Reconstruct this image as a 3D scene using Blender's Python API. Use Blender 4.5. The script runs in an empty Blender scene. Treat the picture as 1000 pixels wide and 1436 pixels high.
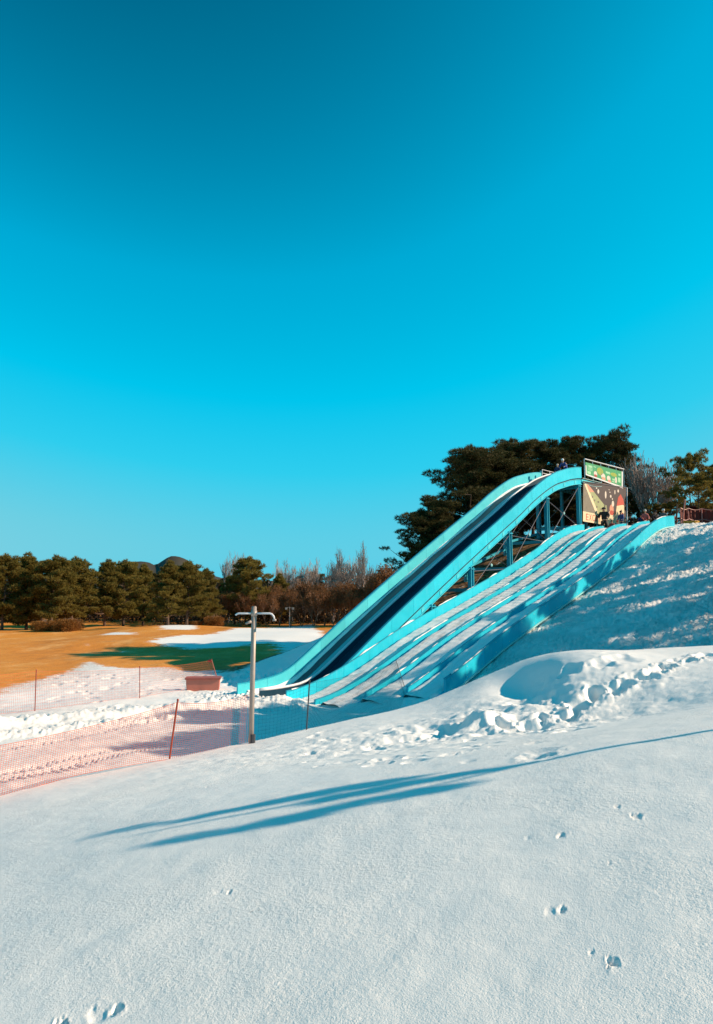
import bpy, bmesh, math, random
import numpy as np
from mathutils import Vector, Matrix

# ------------------------------------------------------------------ camera, sky, sun, exposure
scene = bpy.context.scene
COL = scene.collection
FPX = 1037.0                      # focal length in photograph pixels (1000 x 1436)
PITCH = math.atan(122 / FPX)
cam_d = bpy.data.cameras.new('camera'); cam = bpy.data.objects.new('camera', cam_d); COL.objects.link(cam)
cam.location = (0, 0, 0); cam.rotation_euler = (math.pi / 2 + PITCH, 0, 0)
cam_d.sensor_fit = 'VERTICAL'; cam_d.sensor_height = 24; cam_d.lens = 24 * FPX / 1436
cam_d.clip_start = 0.05; cam_d.clip_end = 9000
scene.camera = cam

SUN_EL = math.radians(28); SUN_AZ = math.radians(92)      # azimuth clockwise from +Y
world = bpy.data.worlds.new('World'); scene.world = world; world.use_nodes = True
wn = world.node_tree.nodes; wl = world.node_tree.links; wn.clear()
sky = wn.new('ShaderNodeTexSky'); sky.sky_type = 'NISHITA'; sky.sun_disc = False
sky.sun_elevation = SUN_EL; sky.sun_rotation = SUN_AZ
sky.air_density = 1.0; sky.dust_density = 0.25; sky.ozone_density = 1.0; sky.altitude = 0
sep = wn.new('ShaderNodeSeparateColor'); wl.new(sky.outputs[0], sep.inputs[0])
def wmath(op, a, b, clamp=False):
    n = wn.new('ShaderNodeMath'); n.operation = op; n.use_clamp = clamp
    for i, v in enumerate((a, b)):
        if isinstance(v, (int, float)): n.inputs[i].default_value = v
        else: wl.new(v, n.inputs[i])
    return n.outputs[0]
# one teal grade over the whole sky, by its brightness
SR, SG, SB = sep.outputs[:3]
lum = wmath('ADD', wmath('MULTIPLY', SB, 0.5), wmath('MULTIPLY', SG, 0.5))
b_ = wmath('MULTIPLY', wmath('POWER', wmath('MULTIPLY', lum, 0.2), 1.25), 5.0)
DISP = 0.11 * 2 ** 0.6
ramp = wn.new('ShaderNodeValToRGB'); wl.new(wmath('MULTIPLY', b_, DISP / 1.5), ramp.inputs[0])
stops = [(.19, (0, .090, .180)), (.238, (0, .155, .290)), (.29, (0, .255, .455)), (.376, (0, .43, .72)), (.539, (0, .60, .91)), (.72, (.03, .66, .92)), (1.0, (.16, .67, .83)), (1.4, (.30, .68, .79))]
el = ramp.color_ramp.elements
while len(el) < len(stops): el.new(.5)
for e_, (p_, c_) in zip(el, stops): e_.position = p_ / 1.5; e_.color = (*c_, 1)
comb = wn.new('ShaderNodeVectorMath'); comb.operation = 'SCALE'; wl.new(ramp.outputs[0], comb.inputs[0]); comb.inputs['Scale'].default_value = .93 / DISP
bg = wn.new('ShaderNodeBackground'); wl.new(comb.outputs[0], bg.inputs[0]); bg.inputs[1].default_value = 0.11
wo = wn.new('ShaderNodeOutputWorld'); wl.new(bg.outputs[0], wo.inputs[0])

sun_d = bpy.data.lights.new('sun', 'SUN'); sun_d.energy = 4.75; sun_d.angle = math.radians(0.53); sun_d.color = (1.0, 0.745, 0.535)
sun = bpy.data.objects.new('sun', sun_d); COL.objects.link(sun)
sdir = Vector((math.sin(SUN_AZ) * math.cos(SUN_EL), math.cos(SUN_AZ) * math.cos(SUN_EL), math.sin(SUN_EL)))
sun.rotation_euler = sdir.to_track_quat('Z', 'Y').to_euler(); sun.location = sdir * 60
vs = scene.view_settings; vs.view_transform = 'Standard'; vs.look = 'None'; vs.exposure = 0.6; vs.gamma = 1.0; vs.use_curve_mapping = False
scene.cycles.max_bounces = 6; scene.cycles.diffuse_bounces = 3; scene.cycles.transparent_max_bounces = 6

# ------------------------------------------------------------------ places: photograph pixel + distance -> point
cp, sp = math.cos(PITCH), math.sin(PITCH)
def ray(u, v):
    a = (u - 500) / FPX; b = (718 - v) / FPX
    return np.array([a, cp - b * sp, sp + b * cp])
def at(u, v, y):
    q = ray(u, v); return q * (y / q[1])

# ------------------------------------------------------------------ slide frame: t along the run, s across it (towards the camera)
B0 = at(406, 973, 33.0); T0 = at(815, 740, 53.0)
dv = (T0 - B0)[:2]; dv = dv / np.linalg.norm(dv); rv = np.array([dv[1], -dv[0]])
LW = 1.62; ZB = -4.35
def ts(x, y):
    px = x - B0[0]; py = y - B0[1]
    return px * dv[0] + py * dv[1], px * rv[0] + py * rv[1]
def tsxy(t, s): return B0[0] + dv[0] * t + rv[0] * s, B0[1] + dv[1] * t + rv[1] * s
def op(u, v, s=0.0):
    q = ray(u, v); k = (B0[:2] @ rv + s) / (q[:2] @ rv); w = k * q
    return float((w[:2] - B0[:2]) @ dv), float(w[2])
def pchip(xs, ys):
    xs = np.array(xs, float); ys = np.array(ys, float); h = np.diff(xs); m = np.diff(ys) / h
    d = np.zeros_like(xs); d[0] = m[0]; d[-1] = m[-1]
    for i in range(1, len(xs) - 1):
        d[i] = 0 if m[i-1] * m[i] <= 0 else (2 * m[i-1] * m[i]) / (m[i-1] + m[i])
    def f(x):
        x = np.clip(np.asarray(x, float), xs[0], xs[-1]); i = np.clip(np.searchsorted(xs, x) - 1, 0, len(h) - 1)
        u = (x - xs[i]) / h[i]; u2 = u * u; u3 = u2 * u
        return (2*u3-3*u2+1)*ys[i] + (u3-2*u2+u)*h[i]*d[i] + (-2*u3+3*u2)*ys[i+1] + (u3-u2)*h[i]*d[i+1]
    return f
high_top = pchip([-.4,0,1,2,2.8,3.6,5,7,10,13.2,17,19.2,21,22.2,23.2,24.2,25.2,26.3,27.7,28.2],
                 [-3.95,-3.94,-3.86,-3.72,-3.45,-3.0,-2.12,-.88,.9,2.75,4.88,6.1,7.18,7.82,8.3,8.7,8.98,9.26,9.48,9.5])
low_top = pchip([-.4,0,1,1.9,2.8,4.24,6.86,9.8,13.1,16.8,21.1,23,25,26.2,27.7,28.2],
                [-3.98,-3.96,-3.8,-3.57,-3.29,-2.76,-1.69,-.66,.42,1.66,3.26,4.1,4.83,5.12,5.3,5.32])
def low_floor(t, s): return low_top(t) - .62 + .04 * np.clip(s, 0, 7)
def high_floor(t): return high_top(t) - .74 + .28 * np.clip(1 - (np.asarray(t) + .4) / 4.0, 0, 1)

# ------------------------------------------------------------------ value noise
def _h(ix, iy, seed):
    n = (ix.astype(np.int64) * 374761393 + iy.astype(np.int64) * 668265263 + seed * 1442695041) & 0x7fffffff
    n = ((n ^ (n >> 13)) * 1274126177) & 0x7fffffff
    return ((n ^ (n >> 16)) & 0xffff) / 65535.0
def vn(x, y, seed=0):
    x = np.asarray(x, float); y = np.asarray(y, float)
    ix = np.floor(x); iy = np.floor(y); fx = x - ix; fy = y - iy
    fx = fx*fx*fx*(fx*(fx*6-15)+10); fy = fy*fy*fy*(fy*(fy*6-15)+10)
    a = _h(ix, iy, seed); b = _h(ix+1, iy, seed); c = _h(ix, iy+1, seed); d = _h(ix+1, iy+1, seed)
    return (a*(1-fx)+b*fx)*(1-fy) + (c*(1-fx)+d*fx)*fy - .5
def fbm(x, y, seed=0, o=4):
    r = 0; a = 1.0
    for k in range(o):
        r = r + a * vn(x * 2**k + 13.7*k, y * 2**k + 7.3*k, seed + k); a *= .5
    return r
def sst(a, b, x):
    u = np.clip((np.asarray(x, float) - a) / (b - a), 0, 1); return u*u*(3-2*u)
def smax(a, b, k): 
    h = np.clip(.5 + .5*(a-b)/k, 0, 1); return b*(1-h) + a*h + k*h*(1-h)

# ------------------------------------------------------------------ terrain
EDGE = [(-420,1255,8.2),(-150,1158,9.8),(0,1113,11.0),(100,1088,12.0),(240,1063,13.0),(352,1041,13.8),(430,1022,14.5),(520,1003,15.2),
        (600,983,15.8),(690,948,16.4),(740,930,16.6),(800,917,16.8),(870,913,17.0),(930,909,17.3),(1000,905,17.6),(1150,889,18.6),(1400,868,20.5)]
EP = np.array([at(*e) for e in EDGE])
ctrl = [(0,0,-1.62),(-3,0,-2.1),(3,0,-1.12),(0,3,-1.62),(-3,3,-2.12),(3,3,-1.1),(0,-6,-1.6),(-9,-4,-3.1),(9,-4,-.1),(9,3,-.2),(14,6,.5),
        (20,-2,1.4),(18,10,.9),(30,10,2.2),(-16,0,-4.0),(0,-14,-1.6)]
for u, v, y in ((160,1175,6.6),(430,1125,6.55),(700,1077,6.5),(1000,1024,6.42),(700,1010,12.0),(850,1000,11.5),(1000,960,11.6),(520,1060,10.0),(300,1090,9.8),(60,1180,7.4)):
    ctrl.append(tuple(at(u, v, y)))
ctrl += [tuple(p) for p in EP]
CT = np.array(ctrl)
def _phi(r2): return np.where(r2 > 1e-9, .5 * r2 * np.log(np.maximum(r2, 1e-9)), 0)
n_ = len(CT); K = _phi(((CT[:, None, :2] - CT[None, :, :2])**2).sum(-1)) + np.eye(n_) * .6
Pm = np.c_[np.ones(n_), CT[:, :2]]; A_ = np.zeros((n_+3, n_+3)); A_[:n_, :n_] = K; A_[:n_, n_:] = Pm; A_[n_:, :n_] = Pm.T
wts = np.linalg.solve(A_, np.r_[CT[:, 2], 0, 0, 0])
def F0(x, y):
    x = np.asarray(x, float); y = np.asarray(y, float)
    xc = np.clip(x, -22, 34); yc = np.clip(y, -16, 24)
    z = wts[n_] + wts[n_+1]*xc + wts[n_+2]*yc
    for i in range(n_): z = z + wts[i] * _phi((xc-CT[i,0])**2 + (yc-CT[i,1])**2)
    return z
eo = np.argsort(EP[:, 0]); edge_y = pchip(np.r_[-60, EP[eo, 0], 60], np.r_[EP[eo[0],1]-3, EP[eo, 1], 30])
def G0(x, y):
    t, s = ts(x, y)
    g = np.maximum(low_floor(t, s) - .32, ZB - .12)
    up = 4.98
    g = np.where(t > 26.5, g + (up - g) * sst(26.8, 29.2, t), g)
    g = g * (1 - sst(48, 85, t)) + ZB * sst(48, 85, t)
    plain = ZB - .1 + .9*np.exp(-((x+23)/9)**2 - ((y-96)/16)**2) + .6*np.exp(-((x+9)/9)**2-((y-88)/14)**2) + .5*sst(95, 150, y)
    k = sst(-15, -3.2, s + .12*t)                     # the flank behind the tall slide falls to the fairway
    z = plain + (g - plain) * k
    chan = ZB - .05 + .056*np.clip(31 - y, 0, 20)         # run-out floor rises gently towards the viewer
    kc = 1 - sst(-5.0, 0.6, t)
    kc = kc * sst(-7.5, -3.5, s)
    z = np.where(t < .6, z + (np.maximum(chan, ZB-.1) - z) * np.clip(kc, 0, 1), z)
    return z
def base(x, y):
    x = np.asarray(x, float); y = np.asarray(y, float)
    past = y - edge_y(x)
    f = F0(x, y) - 1.1*np.maximum(0, past)**1.25 - .02*np.maximum(0, past)
    g = G0(x, y)
    return smax(f, g, .35)
def hit(u, v, y0=1.5, y1=400):
    ys = np.exp(np.linspace(math.log(y0), math.log(y1), 4000)); q = ray(u, v); q = q / q[1]
    d = q[2]*ys - base(q[0]*ys, ys); i = np.argmax(d < 0)
    return np.array([q[0]*ys[i], ys[i], q[2]*ys[i]])

def segd(x, y, pts):
    best = np.full(np.shape(x), 1e9); along = np.zeros(np.shape(x)); acc = 0
    for (ax, ay), (bx, by) in zip(pts[:-1], pts[1:]):
        L = math.hypot(bx-ax, by-ay); ux, uy = (bx-ax)/L, (by-ay)/L
        k = np.clip((x-ax)*ux + (y-ay)*uy, 0, L); dd = np.hypot(x-ax-k*ux, y-ay-k*uy)
        m = dd < best; best = np.where(m, dd, best); along = np.where(m, acc+k, along); acc += L
    return best, along
def polysd(x, y, pts):
    d, _ = segd(x, y, pts + [pts[0]]); ins = np.zeros(np.shape(x), bool)
    for (ax, ay), (bx, by) in zip(pts, pts[1:] + [pts[0]]):
        if ay == by: continue
        c = ((ay > y) != (by > y)) & (x < (bx-ax)*(y-ay)/(by-ay) + ax); ins ^= c
    return np.where(ins, d, -d)
def gp(u, v): h = hit(u, v); return (h[0], h[1])

# ------------------------------------------------------------------ materials
class NT:
    def __init__(self, name):
        self.m = bpy.data.materials.new(name); self.m.use_nodes = True
        self.t = self.m.node_tree; self.b = self.t.nodes['Principled BSDF']
    def n(self, typ, **kw):
        o = self.t.nodes.new(typ)
        for k, v in kw.items(): setattr(o, k, v)
        return o
    def l(self, a, b): self.t.links.new(a, b)
    def noise(self, scale, detail=4, rough=.55, vec=None, dim='3D'):
        o = self.n('ShaderNodeTexNoise'); o.inputs['Scale'].default_value = scale; o.inputs['Detail'].default_value = detail; o.inputs['Roughness'].default_value = rough
        if vec is not None: self.l(vec, o.inputs['Vector'])
        return o.outputs['Fac']
    def math(self, op_, a, b=0.0, c=None):
        o = self.n('ShaderNodeMath', operation=op_)
        for i, v in enumerate((a, b, c)):
            if v is None: continue
            if isinstance(v, (int, float)): o.inputs[i].default_value = v
            else: self.l(v, o.inputs[i])
        return o.outputs[0]
    def mix(self, f, a, b):
        o = self.n('ShaderNodeMix', data_type='RGBA')
        for i, v in ((0, f), (6, a), (7, b)):
            if isinstance(v, (int, float)): o.inputs[i].default_value = v
            elif isinstance(v, tuple): o.inputs[i].default_value = (*v, 1)
            else: self.l(v, o.inputs[i])
        return o.outputs[2]
    def ramp(self, f, stops):
        o = self.n('ShaderNodeValToRGB'); e = o.color_ramp.elements
        while len(e) < len(stops): e.new(.5)
        for k, (p, c) in zip(e, stops): k.position = p; k.color = (*c, 1)
        self.l(f, o.inputs[0]); return o.outputs[0]
    def sm(self, a, b, x):
        o = self.n('ShaderNodeMapRange', interpolation_type='SMOOTHSTEP'); o.inputs[1].default_value = a; o.inputs[2].default_value = b
        self.l(x, o.inputs[0]); return o.outputs[0]
    def bump(self, h, strength, dist, prev=None):
        o = self.n('ShaderNodeBump'); o.inputs['Strength'].default_value = strength; o.inputs['Distance'].default_value = dist
        self.l(h, o.inputs['Height'])
        if prev is not None: self.l(prev, o.inputs['Normal'])
        return o.outputs[0]
    def pos(self): return self.n('ShaderNodeNewGeometry').outputs['Position']
    def obj(self): return self.n('ShaderNodeTexCoord').outputs['Object']
    def attr(self, name): return self.n('ShaderNodeAttribute', attribute_name=name).outputs['Fac']
    def set(self, **kw):
        for k, v in kw.items():
            i = self.b.inputs[k.replace('_', ' ')]
            if isinstance(v, tuple): i.default_value = (*v, 1)
            elif isinstance(v, (int, float)): i.default_value = v
            else: self.l(v, i)
        return self.m
def plain(name, col, rough=.6, var=.15, scale=6.0, metal=0.0, spec=.5, bump=0.0):
    k = NT(name); p = k.obj(); nz = k.noise(scale, 4, .6, p); rnd = k.n('ShaderNodeObjectInfo').outputs['Random']
    f = k.math('ADD', k.math('MULTIPLY', nz, .75), k.math('MULTIPLY', rnd, .25))
    c = k.mix(f, tuple(max(0, v*(1-var*1.6)) for v in col), tuple(min(.95, v*(1+var)) for v in col))
    k.set(Base_Color=c, Roughness=rough, Metallic=metal); k.b.inputs['Specular IOR Level'].default_value = spec
    if bump: k.set(Normal=k.bump(k.noise(scale*9, 3, .6, p), .6, bump))
    return k.m

def ground_material():
    k = NT('ground'); p = k.pos()
    mp = k.n('ShaderNodeMapping'); k.l(p, mp.inputs[0]); mp.inputs['Scale'].default_value = (1, .45, 1)
    # snow cover: signed distance from its drawn edge, frayed by noise
    sd = k.attr('snow_sd'); mq = k.n('ShaderNodeMapping'); k.l(p, mq.inputs[0]); mq.inputs['Scale'].default_value = (.55, 1.3, 1); fr = k.noise(.55, 6, .68, mq.outputs[0]); fr2 = k.noise(3.2, 4, .65, p)
    e = k.math('ADD', sd, k.math('ADD', k.math('MULTIPLY', k.math('SUBTRACT', fr, .5), 3.4), k.math('MULTIPLY', k.math('SUBTRACT', fr2, .5), 1.6)))
    cover = k.sm(-.15, .55, e)
    # snow
    big = k.noise(.22, 3, .5, p); med = k.noise(2.3, 5, .6, p)
    snowc = k.mix(big, (.80, .79, .76), (.86, .86, .85))
    snowc = k.mix(k.math('MULTIPLY', k.sm(.52, .75, med), .3), snowc, (.76, .74, .71))
    snowc = k.mix(k.math('MULTIPLY', k.attr('dirt'), k.sm(.35, .7, k.noise(7, 5, .7, p))), snowc, (.36, .27, .2))
    spk = k.sm(.745, .78, k.noise(19, 2, .5, p)); spk = k.math('MULTIPLY', spk, k.sm(.5, .62, k.noise(.9, 2, .5, p)))
    snowc = k.mix(k.math('MULTIPLY', spk, .75), snowc, (.17, .12, .08))
    # winter turf
    g1 = k.noise(.13, 5, .6, mp.outputs[0]); g2 = k.noise(9, 4, .7, p)
    g1 = k.math('MULTIPLY_ADD', k.math('SUBTRACT', k.noise(1.1, 5, .65, mp.outputs[0]), .5), .5, g1); turf = k.ramp(g1, [(.2, (.38, .145, .02)), (.42, (.66, .245, .03)), (.6, (.74, .30, .045)), (.8, (.80, .40, .11))])
    turf = k.mix(k.math('MULTIPLY', k.sm(.35, .7, g2), .55), turf, (.33, .115, .018))
    turf = k.mix(k.math('MULTIPLY', k.sm(.5, .68, k.noise(.3, 6, .7, mp.outputs[0])), .55), turf, (.74, .44, .17))
    turf = k.mix(k.math('MULTIPLY', k.sm(.56, .72, k.noise(.42, 6, .72, mq.outputs[0])), .6), turf, (.26, .115, .04))
    # leaf litter on the bank below the slide
    lt = k.n('ShaderNodeTexVoronoi'); lt.inputs['Scale'].default_value = 5.0; k.l(p, lt.inputs['Vector'])
    lc = k.ramp(lt.outputs['Color'], [(.15, (.045, .02, .008)), (.55, (.17, .085, .035)), (.9, (.36, .2, .09))])
    soil = k.mix(k.attr('litter'), turf, lc)
    c = k.mix(cover, soil, snowc)
    h1 = k.noise(34, 5, .65, p); h2 = k.noise(120, 3, .6, p); h3 = k.noise(6.0, 4, .6, p)
    chn = k.noise(3.4, 5, .62, p); cm_ = k.math('MULTIPLY', k.attr('churn'), k.math('MULTIPLY_ADD', k.sm(.35, .6, k.noise(.6, 3, .6, p)), .75, .25)); nb = k.bump(k.math('MULTIPLY', chn, cm_), .85, .32); nb = k.bump(h3, .15, .04, nb); calm = k.math('MULTIPLY_ADD', k.sm(.35, .65, k.noise(.8, 4, .6, p)), .8, .25); nb = k.bump(k.math('MULTIPLY', h1, calm), .5, .02, nb); nb = k.bump(h2, .5, .007, nb)
    k.set(Base_Color=c, Roughness=k.math('MULTIPLY_ADD', cover, -.25, .9), Normal=nb)
    k.b.inputs['Specular IOR Level'].default_value = .25
    return k.m

def paint(name, col, worn=.5):
    k = NT(name); p = k.obj(); rnd = k.n('ShaderNodeObjectInfo').outputs['Random']
    a = k.noise(1.3, 5, .6, p); b = k.noise(14, 4, .65, p)
    mp = k.n('ShaderNodeMapping'); k.l(p, mp.inputs[0]); mp.inputs['Scale'].default_value = (9, 9, 1.2)
    streak = k.noise(1.0, 3, .6, mp.outputs[0])
    c = k.mix(k.math('MULTIPLY_ADD', rnd, .35, k.math('MULTIPLY', a, .6)), tuple(v*.72 for v in col), tuple(min(.9, v*1.2+.008) for v in col))
    c = k.mix(k.math('MULTIPLY', k.sm(.55, .78, streak), .35*worn), c, tuple(min(.85, v*.6+.25) for v in col))
    ml = k.n('ShaderNodeMapping'); k.l(p, ml.inputs[0]); ml.inputs['Scale'].default_value = (.5, 6, 7); scuff = k.noise(2.4, 5, .7, ml.outputs[0])
    c = k.mix(k.math('MULTIPLY', k.sm(.60, .72, scuff), .55*worn), c, tuple(min(.8, v*.7+.16) for v in col))
    c = k.mix(k.math('MULTIPLY', k.sm(.62, .8, k.noise(.7, 4, .6, p)), .45*worn), c, tuple(v*.45+.01 for v in col))
    c = k.mix(k.math('MULTIPLY', k.sm(.66, .74, b), .6*worn), c, (.35, .42, .42))
    k.set(Base_Color=c, Roughness=k.math('MULTIPLY_ADD', a, .3, .32), Normal=k.bump(k.noise(2.2, 3, .5, p), .25, .03))
    k.b.inputs['Specular IOR Level'].default_value = .22
    return k.m
def snow_strip_material(name, dirt):
    k = NT(name); p = k.obj(); a = k.noise(1.1, 5, .65, p); b = k.noise(16, 4, .7, p)
    mp = k.n('ShaderNodeMapping'); k.l(p, mp.inputs[0]); mp.inputs['Scale'].default_value = (.35, 2.5, 1)
    st = k.noise(2.2, 5, .65, mp.outputs[0])
    c = k.mix(a, (.84, .83, .81), (.90, .90, .89))
    c = k.mix(k.math('MULTIPLY', k.sm(.5-.08*dirt, .72, st), .15+.45*dirt), c, (.42, .36, .30))
    c = k.mix(k.math('MULTIPLY', k.sm(.6, .74, b), .1+.3*dirt), c, (.22, .2, .18))
    k.set(Base_Color=c, Roughness=.7, Normal=k.bump(k.noise(28, 4, .6, p), .7, .03)); return k.m
def bark(name, col):
    k = NT(name); p = k.obj(); mp = k.n('ShaderNodeMapping'); k.l(p, mp.inputs[0]); mp.inputs['Scale'].default_value = (5, 5, 1)
    n = k.noise(2.2, 5, .65, mp.outputs[0])
    k.set(Base_Color=k.mix(n, tuple(v*.45 for v in col), tuple(v*1.4 for v in col)), Roughness=.9, Normal=k.bump(n, .8, .04)); return k.m
def leaf(name, c0, c1, tr=.25):
    k = NT(name); p = k.obj(); rnd = k.n('ShaderNodeObjectInfo').outputs['Random']; g = k.n('ShaderNodeNewGeometry').outputs['Random Per Island']
    a = k.noise(.9, 3, .6, p)
    f = k.math('ADD', k.math('MULTIPLY', a, .55), k.math('ADD', k.math('MULTIPLY', g, .3), k.math('MULTIPLY', rnd, .2)))
    c = k.mix(f, c0, c1)
    k.set(Base_Color=c, Roughness=.65); k.b.inputs['Specular IOR Level'].default_value = .25
    tl = k.n('ShaderNodeBsdfTranslucent'); k.l(c, tl.inputs[0]); ms = k.n('ShaderNodeMixShader'); ms.inputs[0].default_value = tr
    k.l(k.b.outputs[0], ms.inputs[1]); k.l(tl.outputs[0], ms.inputs[2]); k.l(ms.outputs[0], k.t.nodes['Material Output'].inputs[0]); return k.m

M = dict(
    ground=ground_material(),
    cyan=paint('cyan_paint', (.004, .53, .69), .55), cyan_pale=paint('pale_cyan_sheen_paint', (.06, .57, .66), .5),
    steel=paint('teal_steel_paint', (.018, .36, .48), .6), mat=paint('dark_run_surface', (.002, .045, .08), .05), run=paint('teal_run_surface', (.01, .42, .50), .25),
    tie=paint('pale_tie_paint', (.30, .62, .62), .9),
    rod=plain('brace_rod', (.15, .145, .17), .5, .2, 4, .1), galv=plain('galvanised_pipe', (.36, .30, .26), .5, .3, 7, .25), white=plain('white_rail', (.7, .7, .72), .45, .1),
    snow0=snow_strip_material('lane_snow_clean', .15), snow1=snow_strip_material('lane_snow_dirty', 1.0), snow2=snow_strip_material('lane_snow_grey', .5),
    orange=plain('orange_net', (.72, .13, .035), .6, .2, 3), dark_net=plain('dark_net', (.03, .05, .07), .6, .2, 3), post_red=plain('red_post', (.33, .055, .03), .5, .2, 5),
    post_dark=plain('dark_post', (.035, .04, .05), .5, .2, 5), crate=plain('terracotta_crate', (.50, .16, .11), .6, .25, 2.5), crate_rim=plain('terracotta_rim', (.34, .085, .06), .6, .2, 3),
    yellow=plain('yellow_plastic', (.62, .36, .03), .45, .2, 5), maroon=plain('maroon_tarp', (.16, .022, .015), .8, .35, 1.6), pinkrail=plain('pink_rail', (.5, .2, .17), .5, .2, 3), brown=plain('brown_post', (.16, .08, .05), .8, .25, 5),
    wood=bark('pine_bark', (.10, .062, .042)), bare=bark('bare_bark', (.36, .30, .27)), brownbark=bark('brown_bark', (.24, .14, .09)),
    needle=leaf('pine_needles', (.07, .065, .015), (.31, .235, .05), .42), needle_dark=leaf('dark_pine_needles', (.012, .017, .007), (.13, .11, .028), .2),
    deadleaf=leaf('dead_leaves', (.12, .05, .018), (.34, .17, .07), .35), shrub=leaf('russet_shrub', (.14, .055, .012), (.36, .17, .04), .3),
    skin=plain('skin', (.55, .32, .22), .55, .08), hair=plain('dark_hair', (.015, .012, .01), .5, .2), black=plain('black_cloth', (.012, .013, .016), .7, .3, 5),
    navy=plain('navy_cloth', (.012, .03, .12), .7, .3, 5), blue=plain('blue_cloth', (.02, .07, .28), .7, .25, 5), pink=plain('pink_cloth', (.55, .13, .12), .7, .2, 5),
    cream=plain('cream_cloth', (.62, .56, .48), .7, .1, 5), redcloth=plain('red_cloth', (.38, .03, .03), .7, .2, 5), greycloth=plain('grey_cloth', (.12, .13, .15), .7, .2, 5), whitecloth=plain('white_cloth', (.75, .75, .75), .7, .1, 5),
    ban_dark=plain('banner_dark', (.036, .025, .03), .6, .4, 2), ban_green=plain('banner_green', (.30, .34, .16), .6, .35, 2.5), ban_pink=plain('banner_pink', (.62, .27, .17), .6, .2, 3), ban_cream=plain('banner_cream', (.74, .60, .38), .6, .1, 3),
    ban_red=plain('banner_red', (.50, .055, .03), .6, .25, 4), ban_grey=plain('banner_grey', (.17, .15, .11), .6, .5, 2.5), sign_green=plain('sign_green', (.012, .28, .10), .5, .35, 3), sign_pale=plain('sign_pale', (.30, .62, .36), .5, .2, 5), sign_lime=plain('sign_lime', (.28, .36, .03), .5, .35, 5),
    deadwood=leaf('dark_undergrowth', (.04, .028, .016), (.13, .08, .045), .2),
    hill=leaf('far_wooded_hill', (.030, .028, .022), (.085, .075, .055), 0.0),
)

# ------------------------------------------------------------------ object helpers
def tag(o, label=None, cat=None, group=None, kind=None):
    for k, v in (('label', label), ('category', cat), ('group', group), ('kind', kind)):
        if v: o[k] = v
    return o
def empty(name, loc, rz=0.0, **kw):
    o = bpy.data.objects.new(name, None); COL.objects.link(o); o.location = loc; o.rotation_euler = (0, 0, rz); o.empty_display_size = .2
    return tag(o, **kw)
def link(name, me, parent=None, loc=None, mat=None):
    o = bpy.data.objects.new(name, me); COL.objects.link(o)
    if parent is not None: o.parent = parent
    if loc is not None: o.location = loc
    if mat is not None and not me.materials: me.materials.append(mat)
    return o
class MB:
    def __init__(self): self.v = []; self.f = []
    def add(self, vs, fs):
        n = len(self.v); self.v += [tuple(map(float, p)) for p in vs]; self.f += [tuple(i+n for i in q) for q in fs]
    def hexa(self, a):     # 8 points: bottom ring, top ring
        self.add(a, [(3,2,1,0),(4,5,6,7),(0,1,5,4),(1,2,6,5),(2,3,7,6),(3,0,4,7)])
    def box(self, c, s):
        x, y, z = c; a, b, h = s[0]/2, s[1]/2, s[2]/2
        self.hexa([(x-a,y-b,z-h),(x+a,y-b,z-h),(x+a,y+b,z-h),(x-a,y+b,z-h),(x-a,y-b,z+h),(x+a,y-b,z+h),(x+a,y+b,z+h),(x-a,y+b,z+h)])
    def bar(self, p, q, w, h=None, up=(0,0,1)):
        p = Vector(p); q = Vector(q); d = (q-p).normalized(); h = h or w; upv = Vector(up)
        if abs(d.dot(upv)) > .98: upv = Vector((1,0,0))
        sx = d.cross(upv).normalized()*(w/2); sz = sx.cross(d).normalized()*(h/2)
        self.hexa([p-sx-sz, p+sx-sz, q+sx-sz, q-sx-sz, p-sx+sz, p+sx+sz, q+sx+sz, q-sx+sz])
    def tube(self, pts, r, n=6, cap=True):
        pts = [Vector(p) for p in pts]; rs = r if isinstance(r, (list, tuple)) else [r]*len(pts); rings = []; base_ = len(self.v); prev = None
        for i, p in enumerate(pts):
            d = (pts[min(i+1, len(pts)-1)] - pts[max(i-1, 0)])
            d = d.normalized() if d.length > 1e-9 else Vector((0,0,1))
            if prev is None: a = d.orthogonal().normalized()
            else:
                a = prev - d*prev.dot(d); a = a.normalized() if a.length > 1e-6 else d.orthogonal().normalized()
            prev = a; b = d.cross(a)
            for k in range(n):
                an = 2*math.pi*k/n; self.v.append(tuple(p + (a*math.cos(an) + b*math.sin(an))*rs[i]))
        for i in range(len(pts)-1):
            for k in range(n):
                o = base_ + i*n; self.f.append((o+k, o+(k+1)%n, o+n+(k+1)%n, o+n+k))
        if cap:
            self.f.append(tuple(base_+k for k in reversed(range(n)))); self.f.append(tuple(base_+(len(pts)-1)*n+k for k in range(n)))
    def ball(self, c, r, nu=10, nv=7, jit=0.0, rng=None):
        cx, cy, cz = c; rx, ry, rz = r if isinstance(r, (tuple, list)) else (r, r, r); b = len(self.v)
        for j in range(nv+1):
            th = math.pi*j/nv
            for i in range(nu):
                ph = 2*math.pi*i/nu; q = 1 + (rng.uniform(-jit, jit) if rng else 0)
                self.v.append((cx+rx*q*math.sin(th)*math.cos(ph), cy+ry*q*math.sin(th)*math.sin(ph), cz+rz*q*math.cos(th)))
        for j in range(nv):
            for i in range(nu): self.f.append((b+j*nu+i, b+(j+1)*nu+i, b+(j+1)*nu+(i+1)%nu, b+j*nu+(i+1)%nu))
    def mesh(self, name, mat=None, smooth=False):
        me = bpy.data.meshes.new(name); me.from_pydata(self.v, [], self.f); me.update()
        if mat is not None: me.materials.append(mat)
        if smooth: me.polygons.foreach_set('use_smooth', [True]*len(me.polygons))
        return me
    def build(self, name, mat, parent=None, smooth=False, loc=None):
        return link(name, self.mesh(name, mat, smooth), parent, loc)
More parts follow.
